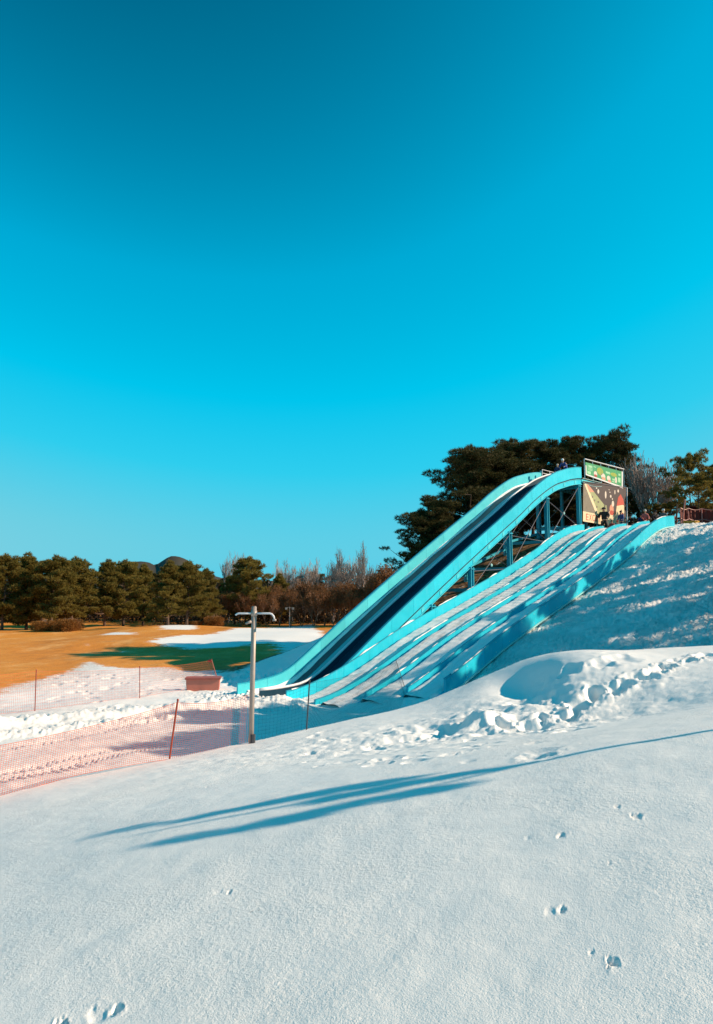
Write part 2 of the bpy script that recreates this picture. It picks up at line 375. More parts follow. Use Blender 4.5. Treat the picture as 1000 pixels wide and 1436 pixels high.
def copy_tree(o, parent=None):
    c = o.copy(); COL.objects.link(c); c.parent = parent
    for ch in list(o.children): copy_tree(ch, c)
    return c

# ------------------------------------------------------------------ ground sheet
tracks = [([gp(u, v) for u, v in ((-60,1112),(0,1096),(100,1072),(200,1048),(280,1032))], .30, .04), ([gp(u, v) for u, v in ((-60,1102),(0,1086),(100,1063),(200,1041),(280,1026))], .2, .03),
          ([gp(u, v) for u, v in ((-40,1060),(60,1042),(130,1029),(220,1012))], .22, .03)]
ridge = [(-14.5, 17.6), (-11.4, 21.2), (-9.2, 25.2), (-5.6, 29.6), (-3.2, 31.9)]
pits = []
rp = random.Random(5)
for u, v, r, d in [(322,1250,.05,.05),(306,1249,.09,.012),(788,1170,.06,.05),(893,1142,.08,.06),(865,1129,.05,.03),(788,1273,.05,.06),(771,1276,.09,.015),(860,1348,.07,.07),(830,1333,.03,.02),
                   (164,1412,.06,.09),(140,1420,.14,.04),(84,1434,.07,.11),(290,1103,.05,.04),(666,1254,.018,.02),(740,1172,.05,.015),(855,1206,.018,.02)]:
    pits.append((*gp(u, v), r*.32, d*.34))
trail = [(700,1018),(720,1024),(742,1015),(768,1022),(765,1005),(790,1002),(806,995),(815,988),(830,985),(842,976),(858,975),(868,968),(884,966),(893,957),(905,957),(918,950),(930,944),(945,941),(958,933),(972,930),(985,923),(998,920)]
for i, (u, v) in enumerate(trail):
    x, y = gp(u, v); pits.append((x + rp.uniform(-.08, .08), y + rp.uniform(-.1, .1), rp.uniform(.12, .19), rp.uniform(.10, .17)))
for u, v, r, d in [(740,985,.28,.22),(755,978,.22,.2),(800,958,.25,.16),(845,950,.22,.15),(870,940,.3,.12),(640,1020,.33,.22),(620,1024,.22,.12),(655,1012,.2,.12),(690,1000,.2,.1),(670,1003,.22,.13),(600,1016,.2,.07),(570,1022,.2,.06),(730,1008,.2,.12),(800,1024,.2,.1)]:
    pits.append((*gp(u, v), r*.8, d*.45))
for i in range(70):
    u = rp.uniform(430, 760); v = 1000 + (760-u)*.06 + rp.uniform(5, 62); pits.append((*gp(u, v), rp.uniform(.05, .14), rp.uniform(.01, .035)))
for i in range(40):                     # boot marks on the far snow behind the orange net
    u = rp.uniform(60, 300); v = rp.uniform(945, 995); pits.append((*gp(u, v), rp.uniform(.16, .3), rp.uniform(.05, .13)))
for i in range(60):
    u = rp.uniform(310, 420); v = rp.uniform(940, 968); pits.append((*gp(u, v), rp.uniform(.12, .25), rp.uniform(.05, .12)))

def build_ground():
    da = .075; ang = np.concatenate([np.radians(np.r_[np.arange(-180, -60, 4.0), np.arange(-60, -30, .5)]), np.radians(np.arange(-30, 30.01, da)), np.radians(np.r_[np.arange(30.5, 60, .5), np.arange(60, 180, 4.0)])])
    rr = [.35, .7, 1.1]; r = 1.45
    while r < 62: rr.append(r); r *= (1.0068 if r < 2.6 else 1.0052 if r < 9 else 1.0038 if r < 18 else 1.0068 if r < 24 else 1.0045)
    while r < 260: rr.append(r); r *= 1.018
    while r < 4200: rr.append(r); r *= 1.12
    rr = np.array(rr); na, nr = len(ang), len(rr)
    A, Rr = np.meshgrid(ang, rr); x = (Rr*np.sin(A)).ravel(); y = (Rr*np.cos(A)).ravel(); R_ = Rr.ravel()
    z = base(x, y); t, s = ts(x, y)
    near = 1 - sst(45, 70, R_)
    past = y - edge_y(x)
    fore = 1 - sst(-.2, 1.0, past)
    # --- snow cover as signed distance in metres (positive = snow)
    def poly(l): return [gp(*q) for q in l]
    snow_pl = [(-90, 18)] + [gp(*q) for q in ((-60,1012),(0,966),(60,951),(100,939),(126,927),(150,934),(175,936),(230,936),(300,940),(350,944),(380,934),(430,910))] + [(0, 44), (60, 44), (60, -60), (-90, -60)]
    sd = np.clip(polysd(x, y, snow_pl), -6, 6)
    # the flank and the hill right of the slides are snowed; the bank below the tall slide is bare
    hillsnow = np.minimum(s - 2.0, 30 - t*.2); sd = np.where((s > 2.0) & (t > -2), np.maximum(sd, np.minimum(hillsnow, 6)), sd)
    flank = np.minimum(np.minimum(-2.9 - s, s + 9.5), 10.5 - t); sd = np.where(t > 0, np.maximum(sd, np.clip(flank, -6, 4)), sd)
    bare_bank = np.minimum(np.minimum(s + 3.0, 1.2 - s), t - 4.0); sd = np.where(bare_bank > 0, -np.minimum(bare_bank*3, 6), sd)
    top = np.where((t > 29.5) & (s > -2), -(t-29.5), 6); sd = np.minimum(sd, np.where(t > 29.5, np.maximum(top, -3), 6))
    for pl, off in (([(205,904),(250,893),(300,888),(360,880),(440,876),(500,878),(520,890),(440,899),(380,904),(330,908),(260,910)], .0), ([(138,890),(160,887),(192,888),(190,893),(150,893)], 0.0),
                    ([(215,878),(240,875),(272,877),(270,882),(235,882)], .4), ([(100,906),(120,904),(140,905),(125,908)], -.6), ([(160,912),(180,910),(184,914),(166,915)], -.3)):
        sd = np.maximum(sd, np.clip(polysd(x, y, [gp(*q) for q in pl])*.7 + off, -6, 6))
    # --- relief
    wob = fbm(x*.55, y*.55, 3, 4)
    z += near * (.10 - .075*fore) * wob * sst(1.5, 5, R_)
    z += fore * .007 * fbm(x*3.1, y*3.1, 9, 3)
    # chopped, trodden hillside right of the slides
    hill = sst(5.5, 7.2, s) * sst(-2, 3, t) * (1 - sst(31, 34, t)) * sst(.4, 1.6, past)
    q1 = fbm(t*1.1, s*2.3, 21, 4); q2 = fbm(t*3.2, s*5.0, 27, 3)
    z += hill * (.05*q1 + .05*np.abs(q2)*1.6 - .03 + .14*np.abs(fbm(t*4.5, s*7.0, 31, 2)))
    for k in range(7):      # shallow tracks running down the hill
        z -= hill * .07*np.exp(-((s - 8.2 - k*1.45 - .5*vn(t*.2, np.full_like(t, k*3.), 5))/.22)**2)
    # run-out floor: scraped snow, wheel tracks, ploughed ridge
    ch = sst(.5, 1.5, past) * (1-sst(-1, 1, t)) * (1-sst(30, 33, y))
    z += ch * (.05*fbm(x*1.2, y*2.0, 41, 4))
    for pts, w, dep in tracks:
        d, al = segd(x, y, pts); m = np.exp(-(d/w)**4)
        z += ch * m * (-dep*.8 + dep*1.3*np.sign(np.sin(al*2*math.pi/.26 + d*9))*.5)
    d, al = segd(x, y, ridge); rg = np.exp(-(d/.95)**2)
    z += rg * (.34 + .22*fbm(x*1.4, y*1.4, 51, 3) + .16*np.abs(fbm(x*4.2, y*4.2, 55, 2)))
    d2, _ = segd(x, y, [(p[0]+1.1, p[1]-1.2) for p in ridge]); z += np.exp(-(d2/.5)**2) * (.10 + .22*np.abs(fbm(x*5, y*5, 57, 2)))
    clod = sst(-6.5, -3.5, s)*(1-sst(-1.5, 0, s))*sst(-3.5, -1, t)*(1-sst(1.5, 3.0, t)); z += clod*.22*np.abs(fbm(x*5.5, y*5.5, 59, 3))
    # boot-churned snow on the bank
    bx, by = gp(640, 1022); bank = np.exp(-((x-bx)/3.4)**2 - ((y-by)/1.6)**2) * fore; z += bank*.08*fbm(x*3.2, y*4.2, 61, 4)
    bx, by = gp(770, 985); bank = np.exp(-((x-bx)/1.6)**2 - ((y-by)/1.5)**2) * fore; z += bank*.10*fbm(x*2.1, y*2.1, 63, 4)
    # ploughed snow banked up against the ends of the low lanes
    en = np.interp(s, [0, 1.62, 3.24, 4.86, 6.5], [-.3, 0, .8, 1.6, 1.6]); za = low_floor(en + .25, s) + .03 + .06*fbm(x*2.2, y*2.2, 77, 3) - .28*np.maximum(0, en - t)
    wa = sst(.2, 1.2, s)*(1 - sst(7.0, 9.5, s))*(1 - sst(.3, .7, t - en))*sst(-7, -4, t); z = np.where(wa > 0, z + np.maximum(za - z, 0)*wa, z)
    # mound crest and its steep left face
    cx, cy = gp(800, 945); z += .34*np.exp(-((x-cx)/1.5)**2 - ((y-cy)/1.7)**2)
    cx, cy = gp(735, 965); z -= .38*np.exp(-((x-cx)/.55)**2 - ((y-cy)/1.0)**2)
    cx, cy = gp(640, 1018); z += .16*np.exp(-((x-cx-.4)/.4)**2 - ((y-cy)/.7)**2) - .12*np.exp(-((x-cx+.25)/.35)**2 - ((y-cy)/.6)**2)
    cx, cy = gp(880, 1000); z -= .10*np.exp(-((x-cx)/2.0)**2 - ((y-cy)/.9)**2)
    for px, py, pr, pd in pits:
        m = (np.abs(x-px) < 2.6*pr) & (np.abs(y-py) < 3.4*pr)
        if m.any():
            dd = np.sqrt(((x[m]-px)/pr)**2 + ((y[m]-py)/(pr*1.25))**2)*(1 + .9*vn(x[m]*1.1/pr + px*9, y[m]*1.1/pr, 6))
            z[m] += -pd*np.exp(-dd**4) + pd*.16*np.exp(-((dd-1.4)/.4)**2)
    z += np.where(R_ > 45, .10*fbm(x*.15, y*.15, 71, 3) + .45*fbm(x*.06, y*.08, 73, 3)*(1 - sst(300, 700, R_)), 0)*sst(46, 75, R_)*(1 - sst(-14, -6, s))
    dirt = np.zeros_like(x); dirt += .25*ch + .10*hill + .9*np.exp(-(segd(x, y, [gp(*q) for q in ((0,965),(110,933),(190,925),(290,945))])[0]/2.6)**2)
    litter = sst(-16, -9, s)*(1-sst(1.5, 2.5, s))*sst(2, 5, t) ; litter = np.maximum(litter, sst(29, 30.5, t)*sst(-20, -8, s))
    v = np.c_[x, y, z]; me = bpy.data.meshes.new('ground')
    v = np.vstack([v, [[0, 0, float(base(0, 0))]]]); c = len(v) - 1
    i = np.arange(nr-1)[:, None]*na; j = np.arange(na); jn = (j+1) % na
    quads = np.stack([i+j, i+na+j, i+na+jn, i+jn], -1).reshape(-1, 4)
    tris = np.stack([np.full(na, c), j, jn], -1)
    loops = np.concatenate([quads.ravel(), tris.ravel()]).astype(np.int32)
    starts = np.concatenate([np.arange(len(quads))*4, len(quads)*4 + np.arange(na)*3]).astype(np.int32)
    me.vertices.add(len(v)); me.vertices.foreach_set('co', v.astype(np.float32).ravel())
    me.loops.add(len(loops)); me.loops.foreach_set('vertex_index', loops)
    me.polygons.add(len(starts)); me.polygons.foreach_set('loop_start', starts)
    me.polygons.foreach_set('use_smooth', np.ones(len(starts), bool)); me.update(calc_edges=True); me.validate()
    for nm, arr in (('snow_sd', sd), ('dirt', np.clip(dirt, 0, 1)), ('litter', litter), ('churn', hill)):
        a = me.attributes.new(nm, 'FLOAT', 'POINT'); a.data.foreach_set('value', np.append(arr, 0).astype(np.float32))
    # normals must point up
    if me.polygons[1000].normal.z < 0: me.flip_normals()
    o = link('ground', me, mat=M['ground']); o['kind'] = 'structure'
    return o, (x, y, z)
GROUND, _gxyz = build_ground()
from mathutils.bvhtree import BVHTree
_bvh = BVHTree.FromObject(GROUND, bpy.context.evaluated_depsgraph_get())
def gz(x, y):
    h = _bvh.ray_cast(Vector((x, y, 60)), Vector((0, 0, -1))); return h[0].z if h[0] is not None else float(base(x, y))
def ghit(u, v):
    q = Vector(ray(u, v)).normalized(); h = _bvh.ray_cast(Vector((0, 0, 0)), q); return h[0]

# ------------------------------------------------------------------ the slides
TH = math.atan2(dv[1], dv[0])
def swept(mb, zt, zb, t0, t1, s0, s1, step=.45):
    """solid strip from t0 to t1 between s0 and s1, top zt(t), bottom zb(t); local x = t, y = -s"""
    n = max(1, int(round((t1-t0)/step))); ring = []
    for i in range(n+1):
        t = t0 + (t1-t0)*i/n; a, b = float(zt(t)) - ZB, float(zb(t)) - ZB
        ring.append([(t, -s0, b), (t, -s1, b), (t, -s1, a), (t, -s0, a)])
    base_ = len(mb.v)
    for r_ in ring: mb.v += r_
    for i in range(n):
        o = base_ + i*4
        for k in range(4): mb.f.append((o+k, o+4+k, o+4+(k+1) % 4, o+(k+1) % 4))
    mb.f.append((base_, base_+1, base_+2, base_+3)); o = base_+n*4; mb.f.append((o+3, o+2, o+1, o))
def strip(name, mat, parent, zt, zb, t0, t1, s0, s1, step=.45):
    m = MB(); swept(m, zt, zb, t0, t1, s0, s1, step); return m.build(name, mat, parent)
def panels(name, mat, parent, zt, zb, t0, t1, s0, s1, n, gap=.012):
    L = (t1-t0)/n
    for i in range(n): strip(name, mat, parent, zt, zb, t0+i*L+gap/2, t0+(i+1)*L-gap/2, s0, s1, .4)
def lz(t, s, z): return (t, -s, z - ZB)

hs = empty('tall_slide', (B0[0], B0[1], ZB), TH, label='tall pale blue two-lane sledding slide raised on steel posts', cat='slide')
HT = 27.75
for i, s0 in enumerate((-2*LW + .06, -LW + .06)):
    # run surface in two tones: a dark strip on the far side and a teal painted margin
    strip('run_strip', M['mat'], hs, lambda t: high_floor(t) + .012, lambda t: high_floor(t) - .02, -.3, HT, s0, s0 + .62)
    strip('lane_floor', M['run'], hs, lambda t: high_floor(t), lambda t: high_floor(t) - .1, -.35, HT, s0 - .05, s0 + LW - .06)
m = MB(); n = 150; rows_ = []
for a in range(n):      # snow left along the foot of the far wall
    t = .2 + (HT - 1.0)*a/(n-1); w_ = .10 + .10*float(fbm(t*.9, 3.0, 91, 3)) + .14*float(1 - sst(3, 8, t)); w_ = max(.02, w_); z = float(high_floor(t)) + .012
    m.v += [lz(t, -2*LW + .03, z + .05 + .5*w_), lz(t, -2*LW + .03 + w_*.6, z + .03 + .2*w_), lz(t, -2*LW + .03 + w_, z)]
for a in range(n-1):
    for b in range(2): o = a*3 + b; m.f.append((o, o+1, o+4, o+3))
m.build('snow_line', M['snow0'], hs, True)
# far wall, divider, near wall
panels('side_panel', M['cyan_pale'], hs, lambda t: high_top(t), lambda t: high_floor(t) - .12, -.35, HT + .2, -2*LW - .08, -2*LW + .02, 16)  # same paint as the near wall, its sheen put in as paler colour
strip('wall_rim', M['steel'], hs, lambda t: high_top(t) + .05, lambda t: high_top(t) + .003, -.35, HT + .2, -2*LW - .13, -2*LW + .0)
strip('divider_rail', M['mat'], hs, lambda t: high_floor(t) + .33 + .10*sst(23, 26, t), lambda t: high_floor(t) + .004, -.35, HT, -LW - .04, -LW + .04)  # dark colour puts the near wall's shade into this rail
m = MB(); m.tube([lz(t, -LW, float(high_floor(t)) + .375 + .10*float(sst(23, 26, t))) for t in np.arange(-.35, HT, .4)], .062, 10); m.build('divider_cap', M['white'], hs, True)
panels('side_panel', M['cyan'], hs, lambda t: high_top(t), lambda t: high_floor(t) - .04, 3.2, HT + .1, -.02, .08, 14)
strip('wall_rim', M['steel'], hs, lambda t: high_top(t) + .045, lambda t: high_top(t) + .003, 3.2, HT + .1, -.04, .10)
strip('wall_foot_rail', M['mat'], hs, lambda t: high_floor(t) - .045, lambda t: high_floor(t) - .13, 4.4, HT + .1, -.04, .03)
# side girders with flanges
for s0 in (-2*LW - .05, -LW - .05, -.03):
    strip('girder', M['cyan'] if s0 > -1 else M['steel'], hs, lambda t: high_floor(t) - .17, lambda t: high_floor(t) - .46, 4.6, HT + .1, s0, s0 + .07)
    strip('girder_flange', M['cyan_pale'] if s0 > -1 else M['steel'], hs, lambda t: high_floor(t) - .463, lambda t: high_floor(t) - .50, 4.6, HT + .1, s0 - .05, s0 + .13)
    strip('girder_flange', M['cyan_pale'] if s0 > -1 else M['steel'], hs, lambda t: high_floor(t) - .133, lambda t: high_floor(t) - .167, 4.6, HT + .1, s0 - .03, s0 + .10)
    for k in range(14):       # splice plates
        t = 6 + k*1.6
        if s0 > -1: strip('splice_plate', M['cyan_pale'], hs, lambda t: high_floor(t) - .2, lambda t: high_floor(t) - .43, t, t + .22, s0 + .072, s0 + .09)
for k in range(17):
    t = 5.2 + k*1.4
    m = MB(); z = float(high_floor(t)) - .3; m.bar(lz(t, -2*LW, z), lz(t, 0, z), .1, .16); m.build('cross_member', M['steel'], hs)
PT = [27.35, 22.75, 18.0, 13.8, 10.1]
def gnd(t, s): x, y = tsxy(t, s); return gz(x, y)
for t in PT:
    zf = float(high_floor(t)) - .51
    for s0 in (-2*LW + .02, .03):
        g = gnd(t, s0) - .35
        if zf - g < .5: continue
        m = MB(); w = .26
        pr = [(-.15,-.12),(-.10,-.12),(-.10,-.03),(.10,-.03),(.10,-.12),(.15,-.12),(.15,.12),(.10,.12),(.10,.03),(-.10,.03),(-.10,.12),(-.15,.12)]; n = len(pr)
        m.v += [(t+a, -s0+b, g-ZB) for a, b in pr] + [(t+a, -s0+b, zf-ZB) for a, b in pr]; m.f += [(i, (i+1) % n, n+(i+1) % n, n+i) for i in range(n)] + [tuple(range(n, 2*n))]
        p = m.build('post', M['steel'], hs)
        
        for zz, w2 in ((zf - .12, .4), (g + .42, .5)): c = MB(); c.box((t, -s0, zz - ZB), (w2, w2*.8, .05)); c.build('post_plate', M['steel'], p)
    g = gnd(t, -1.6)
    if zf - g > 1.4:
        m = MB(); m.bar(lz(t, -2*LW, zf - .16), lz(t, .03, zf - .16), .14, .24); m.build('tie_beam', M['steel'], hs)
        m = MB(); m.bar(lz(t, -2*LW, g + .75), lz(t, .03, g + .75), .12, .2); m.build('tie_beam', M['steel'], hs)
for a, b in zip(PT[:-1], PT[1:]):
    for s0 in (-2*LW + .02, .03):
        ga, gb = gnd(a, s0), gnd(b, s0); ta, tb = float(high_floor(a)) - .75, float(high_floor(b)) - .75
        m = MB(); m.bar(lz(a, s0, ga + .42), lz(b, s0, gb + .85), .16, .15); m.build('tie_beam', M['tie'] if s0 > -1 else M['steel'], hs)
        if tb - gb > 1.0:
            p0, p1 = lz(a-.12, s0 + .02, ga + .7), lz(b+.12, s0 + .02, tb); q0, q1 = lz(a-.12, s0 + .06, ta), lz(b+.12, s0 + .06, gb + .95)
            m = MB(); m.tube([p0, p1], .019, 6); m.build('brace_rod', M['rod'], hs); m = MB(); m.tube([q0, q1], .019, 6); m.build('brace_rod', M['rod'], hs)
            c = MB(); pc = [(p0[k]+p1[k]+q0[k]+q1[k])/4 for k in range(3)]; c.ball(pc, (.10, .05, .10), 8, 6); c.build('brace_plate', M['tie'], hs)
    # cross braces between the two rows
    g, zt = gnd(a, -1.6), float(high_floor(a)) - .8
    if zt - g > 2.4:
        m = MB(); m.tube([lz(a, -2*LW+.1, g+.8), lz(a, 0, zt)], .022, 5); m.build('brace_rod', M['rod'], hs); m = MB(); m.tube([lz(a+.05, 0, g+.8), lz(a+.05, -2*LW+.1, zt)], .022, 5); m.build('brace_rod', M['rod'], hs)
# start platform behind the crest
PD = float(high_floor(HT)); P1 = 35.0
for k in range(14):
    t = HT + .05 + k*(P1-HT)/14; m = MB(); m.box((t + .25, LW, PD - .03 - ZB), (.49, 2*LW + .3, .05)); m.build('deck_plank', M['brown'], hs)
for s0 in (-2*LW - .06, .02):
    m = MB(); m.bar(lz(HT + .13, s0, PD - .2), lz(P1, s0, PD - .2), .12, .26); m.build('deck_beam', M['cyan_pale'], hs)
for t in (31.0, P1 - .1):
    for s0 in (-2*LW + .02, .03):
        g = gnd(t, s0) - .3; m = MB(); m.box((t, -s0, (g + PD - .35)/2 - ZB), (.22, .2, PD - .35 - g)); m.build('post', M['steel'], hs)
def railing(s0, t0, t1, mat='white', h=1.05, zb=None):
    zb = PD if zb is None else zb
    n = max(2, int((t1-t0)/1.1) + 1)
    for k in range(n):
        t = t0 + (t1-t0)*k/(n-1); m = MB(); m.tube([lz(t, s0, zb - .1), lz(t, s0, zb + h)], .03, 6); m.build('rail_post', M[mat], hs)
    for hh in (h, h*.75, h*.5, h*.25):
        m = MB(); m.tube([lz(t0, s0, zb + hh), lz(t1, s0, zb + hh)], .025, 6); m.build('rail', M[mat], hs)
railing(-2*LW - .0, HT + .35, P1)
for zo in (-.02, -.30):
    m = MB(); m.tube([lz(27.9 + k*.38, .13, PD + zo - (.14*math.sin(k/8*math.pi) if zo < -.1 else 0)) for k in range(9)], .028, 5); m.build('loose_pipe', M['tie'], hs)

ls = empty('wide_slide', (B0[0], B0[1], ZB), TH, label='wide low four-lane blue sledding slide with snow in its lanes', cat='slide')
LT = 27.75
strip('slide_bed', M['steel'], ls, lambda t: low_floor(t, 2) - .16, lambda t: low_floor(t, 2) - .3, .2, LT, .12, 4*LW)
ends = [-.3, 0.0, .8, 1.6]
for i in range(4):
    s0 = i*LW + (.14 if i == 0 else .06); s1 = (i+1)*LW - .05
    strip('lane_floor', M['cyan'], ls, lambda t, i=i: low_floor(t, (i+.5)*LW), lambda t, i=i: low_floor(t, (i+.5)*LW) - .13, ends[i], LT, s0, s1)
    # snow lying in the lane
    n = 230; cols = 17; m = MB(); tt = np.linspace(ends[i] + .1, LT - .2, n); lo, hi = s0 + .03, s1 - .03
    TT, CC = np.meshgrid(tt, np.linspace(0, 1, cols), indexing='ij'); S = lo + (hi-lo)*CC
    edge = np.minimum(CC, 1-CC)
    wgt = sst(0, .12, edge - .03*(1+vn(TT*1.2, CC*0+i*5.0, 3)*2))
    Z = low_floor(TT, (i+.5)*LW) - .03 + wgt*(.17 + .10*(.5 - CC) + .05*fbm(TT*1.3, S*2.2, 80+i, 3)) + wgt*.022*np.sin(TT*2*math.pi/.42 + 2.0*np.abs(CC-.5))*(.4 + .6*sst(9, 16, TT))
    for a in range(n):
        for b in range(cols): m.v.append((float(TT[a, b]), float(-S[a, b]), float(Z[a, b]) - ZB))
    for a in range(n-1):
        for b in range(cols-1): o = a*cols + b; m.f.append((o, o+1, o+cols+1, o+cols))
    m.build('lane_snow', M[('snow2', 'snow1', 'snow0', 'snow0')[i]], ls, True)
# walls
panels('side_panel', M['cyan'], ls, lambda t: low_top(t), lambda t: low_floor(t, 0) - .3, -.3, LT + .1, .095, .16, 16)
strip('wall_rim', M['steel'], ls, lambda t: low_top(t) + .035, lambda t: low_top(t) + .003, -.3, LT + .1, .088, .175)
for i, e in ((1, 0.0), (2, 1.4), (3, 2.2)):
    strip('divider_rail', M['cyan'], ls, lambda t, i=i: low_floor(t, i*LW) + .28 + .06*sst(23, 27, t), lambda t, i=i: low_floor(t, i*LW) - .12, e, LT + .05, i*LW - .045, i*LW + .045)
    strip('divider_cap', M['steel'], ls, lambda t, i=i: low_floor(t, i*LW) + .305 + .06*sst(23, 27, t), lambda t, i=i: low_floor(t, i*LW) + .283 + .06*sst(23, 27, t), e, LT + .05, i*LW - .055, i*LW + .055)
RS = 4*LW
panels('side_panel', M['cyan'], ls, lambda t: low_floor(t, RS) + .50, lambda t: low_floor(t, RS) - .16, 2.6, LT + .1, RS - .05, RS + .05, 18, .014)
strip('wall_rim', M['steel'], ls, lambda t: low_floor(t, RS) + .535, lambda t: low_floor(t, RS) + .503, 2.6, LT + .1, RS - .065, RS + .065)
strip('wall_foot_rail', M['tie'], ls, lambda t: low_floor(t, RS) - .165, lambda t: low_floor(t, RS) - .235, 2.6, LT + .1, RS - .06, RS + .10)
def rim_snow(zf, s0, w, t0, t1, seed):
    m = MB(); n = int((t1-t0)/.12); f = [max(0.0, float(fbm(t0 + (t1-t0)*a/n, 0.5, seed, 4))*1.6 + .12) for a in range(n+1)]
    for a in range(n+1):
        t = t0 + (t1-t0)*a/n; z = float(zf(t)); hgt = .10*min(1, f[a]) - .012; w_ = w*(.35 + .6*min(1, f[a]))
        m.v += [lz(t, s0 - w_, z - .01), lz(t, s0 - w_*.4, z + hgt), lz(t, s0 + w_*.4, z + hgt), lz(t, s0 + w_, z - .01)]
    for a in range(n):
        if f[a] > .02 or f[a+1] > .02:
            for b in range(3): o = a*4 + b; m.f.append((o, o+1, o+5, o+4))
    o = m.build('rim_snow', M['snow0'], ls, True); o['kind'] = 'stuff'
rim_snow(lambda t: low_floor(t, RS) + .536, RS, .06, 3.0, LT, 131)
rim_snow(lambda t: low_top(t) + .036, .13, .04, 0.0, LT, 141)
for i in (1, 2, 3): rim_snow(lambda t, i=i: low_floor(t, i*LW) + .306 + .06*sst(23, 27, t), i*LW, .05, 2.4, LT, 150+i)
for k in range(22):      # bolts along the outer wall
    t = 3.0 + k*1.1
    for zo in (.38, -.05): m = MB(); m.ball(lz(t, RS + .052, float(low_floor(t, RS)) + zo), (.03, .012, .03), 6, 4); m.build('bolt', M['tie'], ls)
for k in range(15):
    t = 3 + k*1.75; z = float(low_floor(t, 3)) - .37; m = MB(); m.bar(lz(t, .2, z - .07), lz(t, RS, z + .07), .12, .14); m.build('cross_member', M['steel'], ls)

# ------------------------------------------------------------------ sign and banner on the platform side
def plane_thing(name, label, cat, corners, s0, th, mat):
    """board in the plane s = s0 from four photograph corners (tl, tr, br, bl)"""
    c = [op(u, v, s0) for u, v in corners]; t_ = sum(p[0] for p in c)/4; z_ = min(p[1] for p in c); x, y = tsxy(t_, s0)
    root = empty(name, (x, y, z_), TH, label=label, cat=cat); m = MB()
    L = lambda p, yy: (p[0]-t_, yy, p[1]-z_)
    tl, tr, br, bl = c
    m.hexa([L(bl, 0), L(br, 0), L(br, th), L(bl, th), L(tl, 0), L(tr, 0), L(tr, th), L(tl, th)]); m.build('board' if cat == 'sign' else 'cloth', mat, root)
    def uv(a, b):      # a right 0..1, b up 0..1
        lo = [bl[k] + (br[k]-bl[k])*a for k in (0, 1)]; hi = [tl[k] + (tr[k]-tl[k])*a for k in (0, 1)]
        return (lo[0] + (hi[0]-lo[0])*b - t_, lo[1] + (hi[1]-lo[1])*b - z_)
    def patch(nm, mat_, pts, lift=.004, th2=.004):
        m = MB(); k = [uv(*p) for p in pts]; n = len(k); y0 = -lift; y1 = -lift + th2*.9
        m.v += [(p[0], y0, p[1]) for p in k] + [(p[0], y1, p[1]) for p in k]
        m.f.append(tuple(range(n))); m.f.append(tuple(reversed(range(n, 2*n))))
        for i in range(n): m.f.append((i, n+i, n+(i+1) % n, (i+1) % n))
        return m.build(nm, mat_, root)
    return root, uv, patch
def blob(cx, cy, rx, ry, n=12, rot=0): return [(cx + rx*math.cos(2*math.pi*i/n + rot), cy + ry*math.sin(2*math.pi*i/n + rot)) for i in range(n)]
rs = random.Random(11)
sg, suv, sp_ = plane_thing('platform_sign', 'long green sign board with white edge above the platform banner', 'sign', ((821,648),(873.5,661.5),(873.5,685),(821.5,666)), .16, .05, M['sign_green'])
for nm, pts in (('edge_strip', [(0,0),(1,0),(1,.1),(0,.1)]), ('edge_strip', [(.965,.1),(1,.1),(1,1),(.965,1)]), ('edge_strip', [(0,.1),(.022,.1),(.022,.75),(0,.75)])): sp_(nm, M['white'], pts)
for x0, y0, x1, y1 in ((.05,.45,.17,.84),(.04,.16,.13,.38)): sp_('pale_panel', M['sign_pale'], [(x0,y0),(x1,y0),(x1,y1),(x0,y1)])
for i in range(7): x0 = .055 + (i % 3)*.04; y0 = .5 + (i//3)*.11; sp_('glyph_stroke', M['sign_green'], [(x0,y0),(x0+.025,y0),(x0+.025,y0+.06),(x0,y0+.06)], .008)
sp_('lime_patch', M['sign_lime'], blob(.37,.62,.085,.26)); sp_('lime_patch', M['sign_lime'], blob(.74,.66,.09,.12))
for cx, cy, rx, ry, mt in ((.25,.33,.045,.2,'cream'),(.25,.2,.04,.09,'redcloth'),(.45,.34,.06,.2,'cream'),(.46,.2,.055,.1,'ban_pink'),(.6,.32,.05,.18,'cream'),(.62,.16,.05,.08,'ban_pink'),(.8,.36,.03,.2,'cream')): sp_('printed_figure', M[mt], blob(cx,cy,rx,ry), .008 if mt != 'cream' else .004)
for x0, y0, w, h in ((.7,.3,.09,.1),(.69,.18,.07,.07),(.86,.3,.07,.28),(.87,.7,.06,.12),(.52,.62,.12,.12),(.2,.8,.06,.05)): sp_('pale_panel', M['sign_pale'], [(x0,y0),(x0+w,y0-.02),(x0+w,y0+h),(x0,y0+h)])
for a, b in (((820,643.5),(875,658)),):
    p, q = op(*a, .18), op(*b, .18); m = MB(); bx, bz = sg.location.z, 0
    t_c = (Vector((sg.location.x - B0[0], sg.location.y - B0[1], 0)).dot(Vector((dv[0], dv[1], 0))))
    m.tube([(p[0]-t_c, -.02, p[1]-sg.location.z), (q[0]-t_c, -.02, q[1]-sg.location.z)], .045, 6); m.build('top_rail', M['white'], sg)
    for k in range(6):
        f = k/5; m = MB(); tt = p[0]+(q[0]-p[0])*f - t_c; zz = p[1]+(q[1]-p[1])*f - sg.location.z; m.tube([(tt, .02, zz - 1.45), (tt, .02, zz)], .03, 5); m.build('support_post', M['white'], sg)
bn, buv, bp_ = plane_thing('banner', 'big printed banner hanging under the green sign, dark with a pale tree and red-hatted figure', 'banner', ((818,676.5),(878,684.5),(878,741),(817.5,731)), .15, .02, M['ban_dark'])
bp_('printed_ground', M['ban_grey'], [(0,.2),(.30,.2),(.16,.62),(.04,.95),(0,.95)])
bp_('printed_tree', M['ban_cream'], [(.02,.97),(.065,.97),(.33,.28),(.29,.22)], .009)
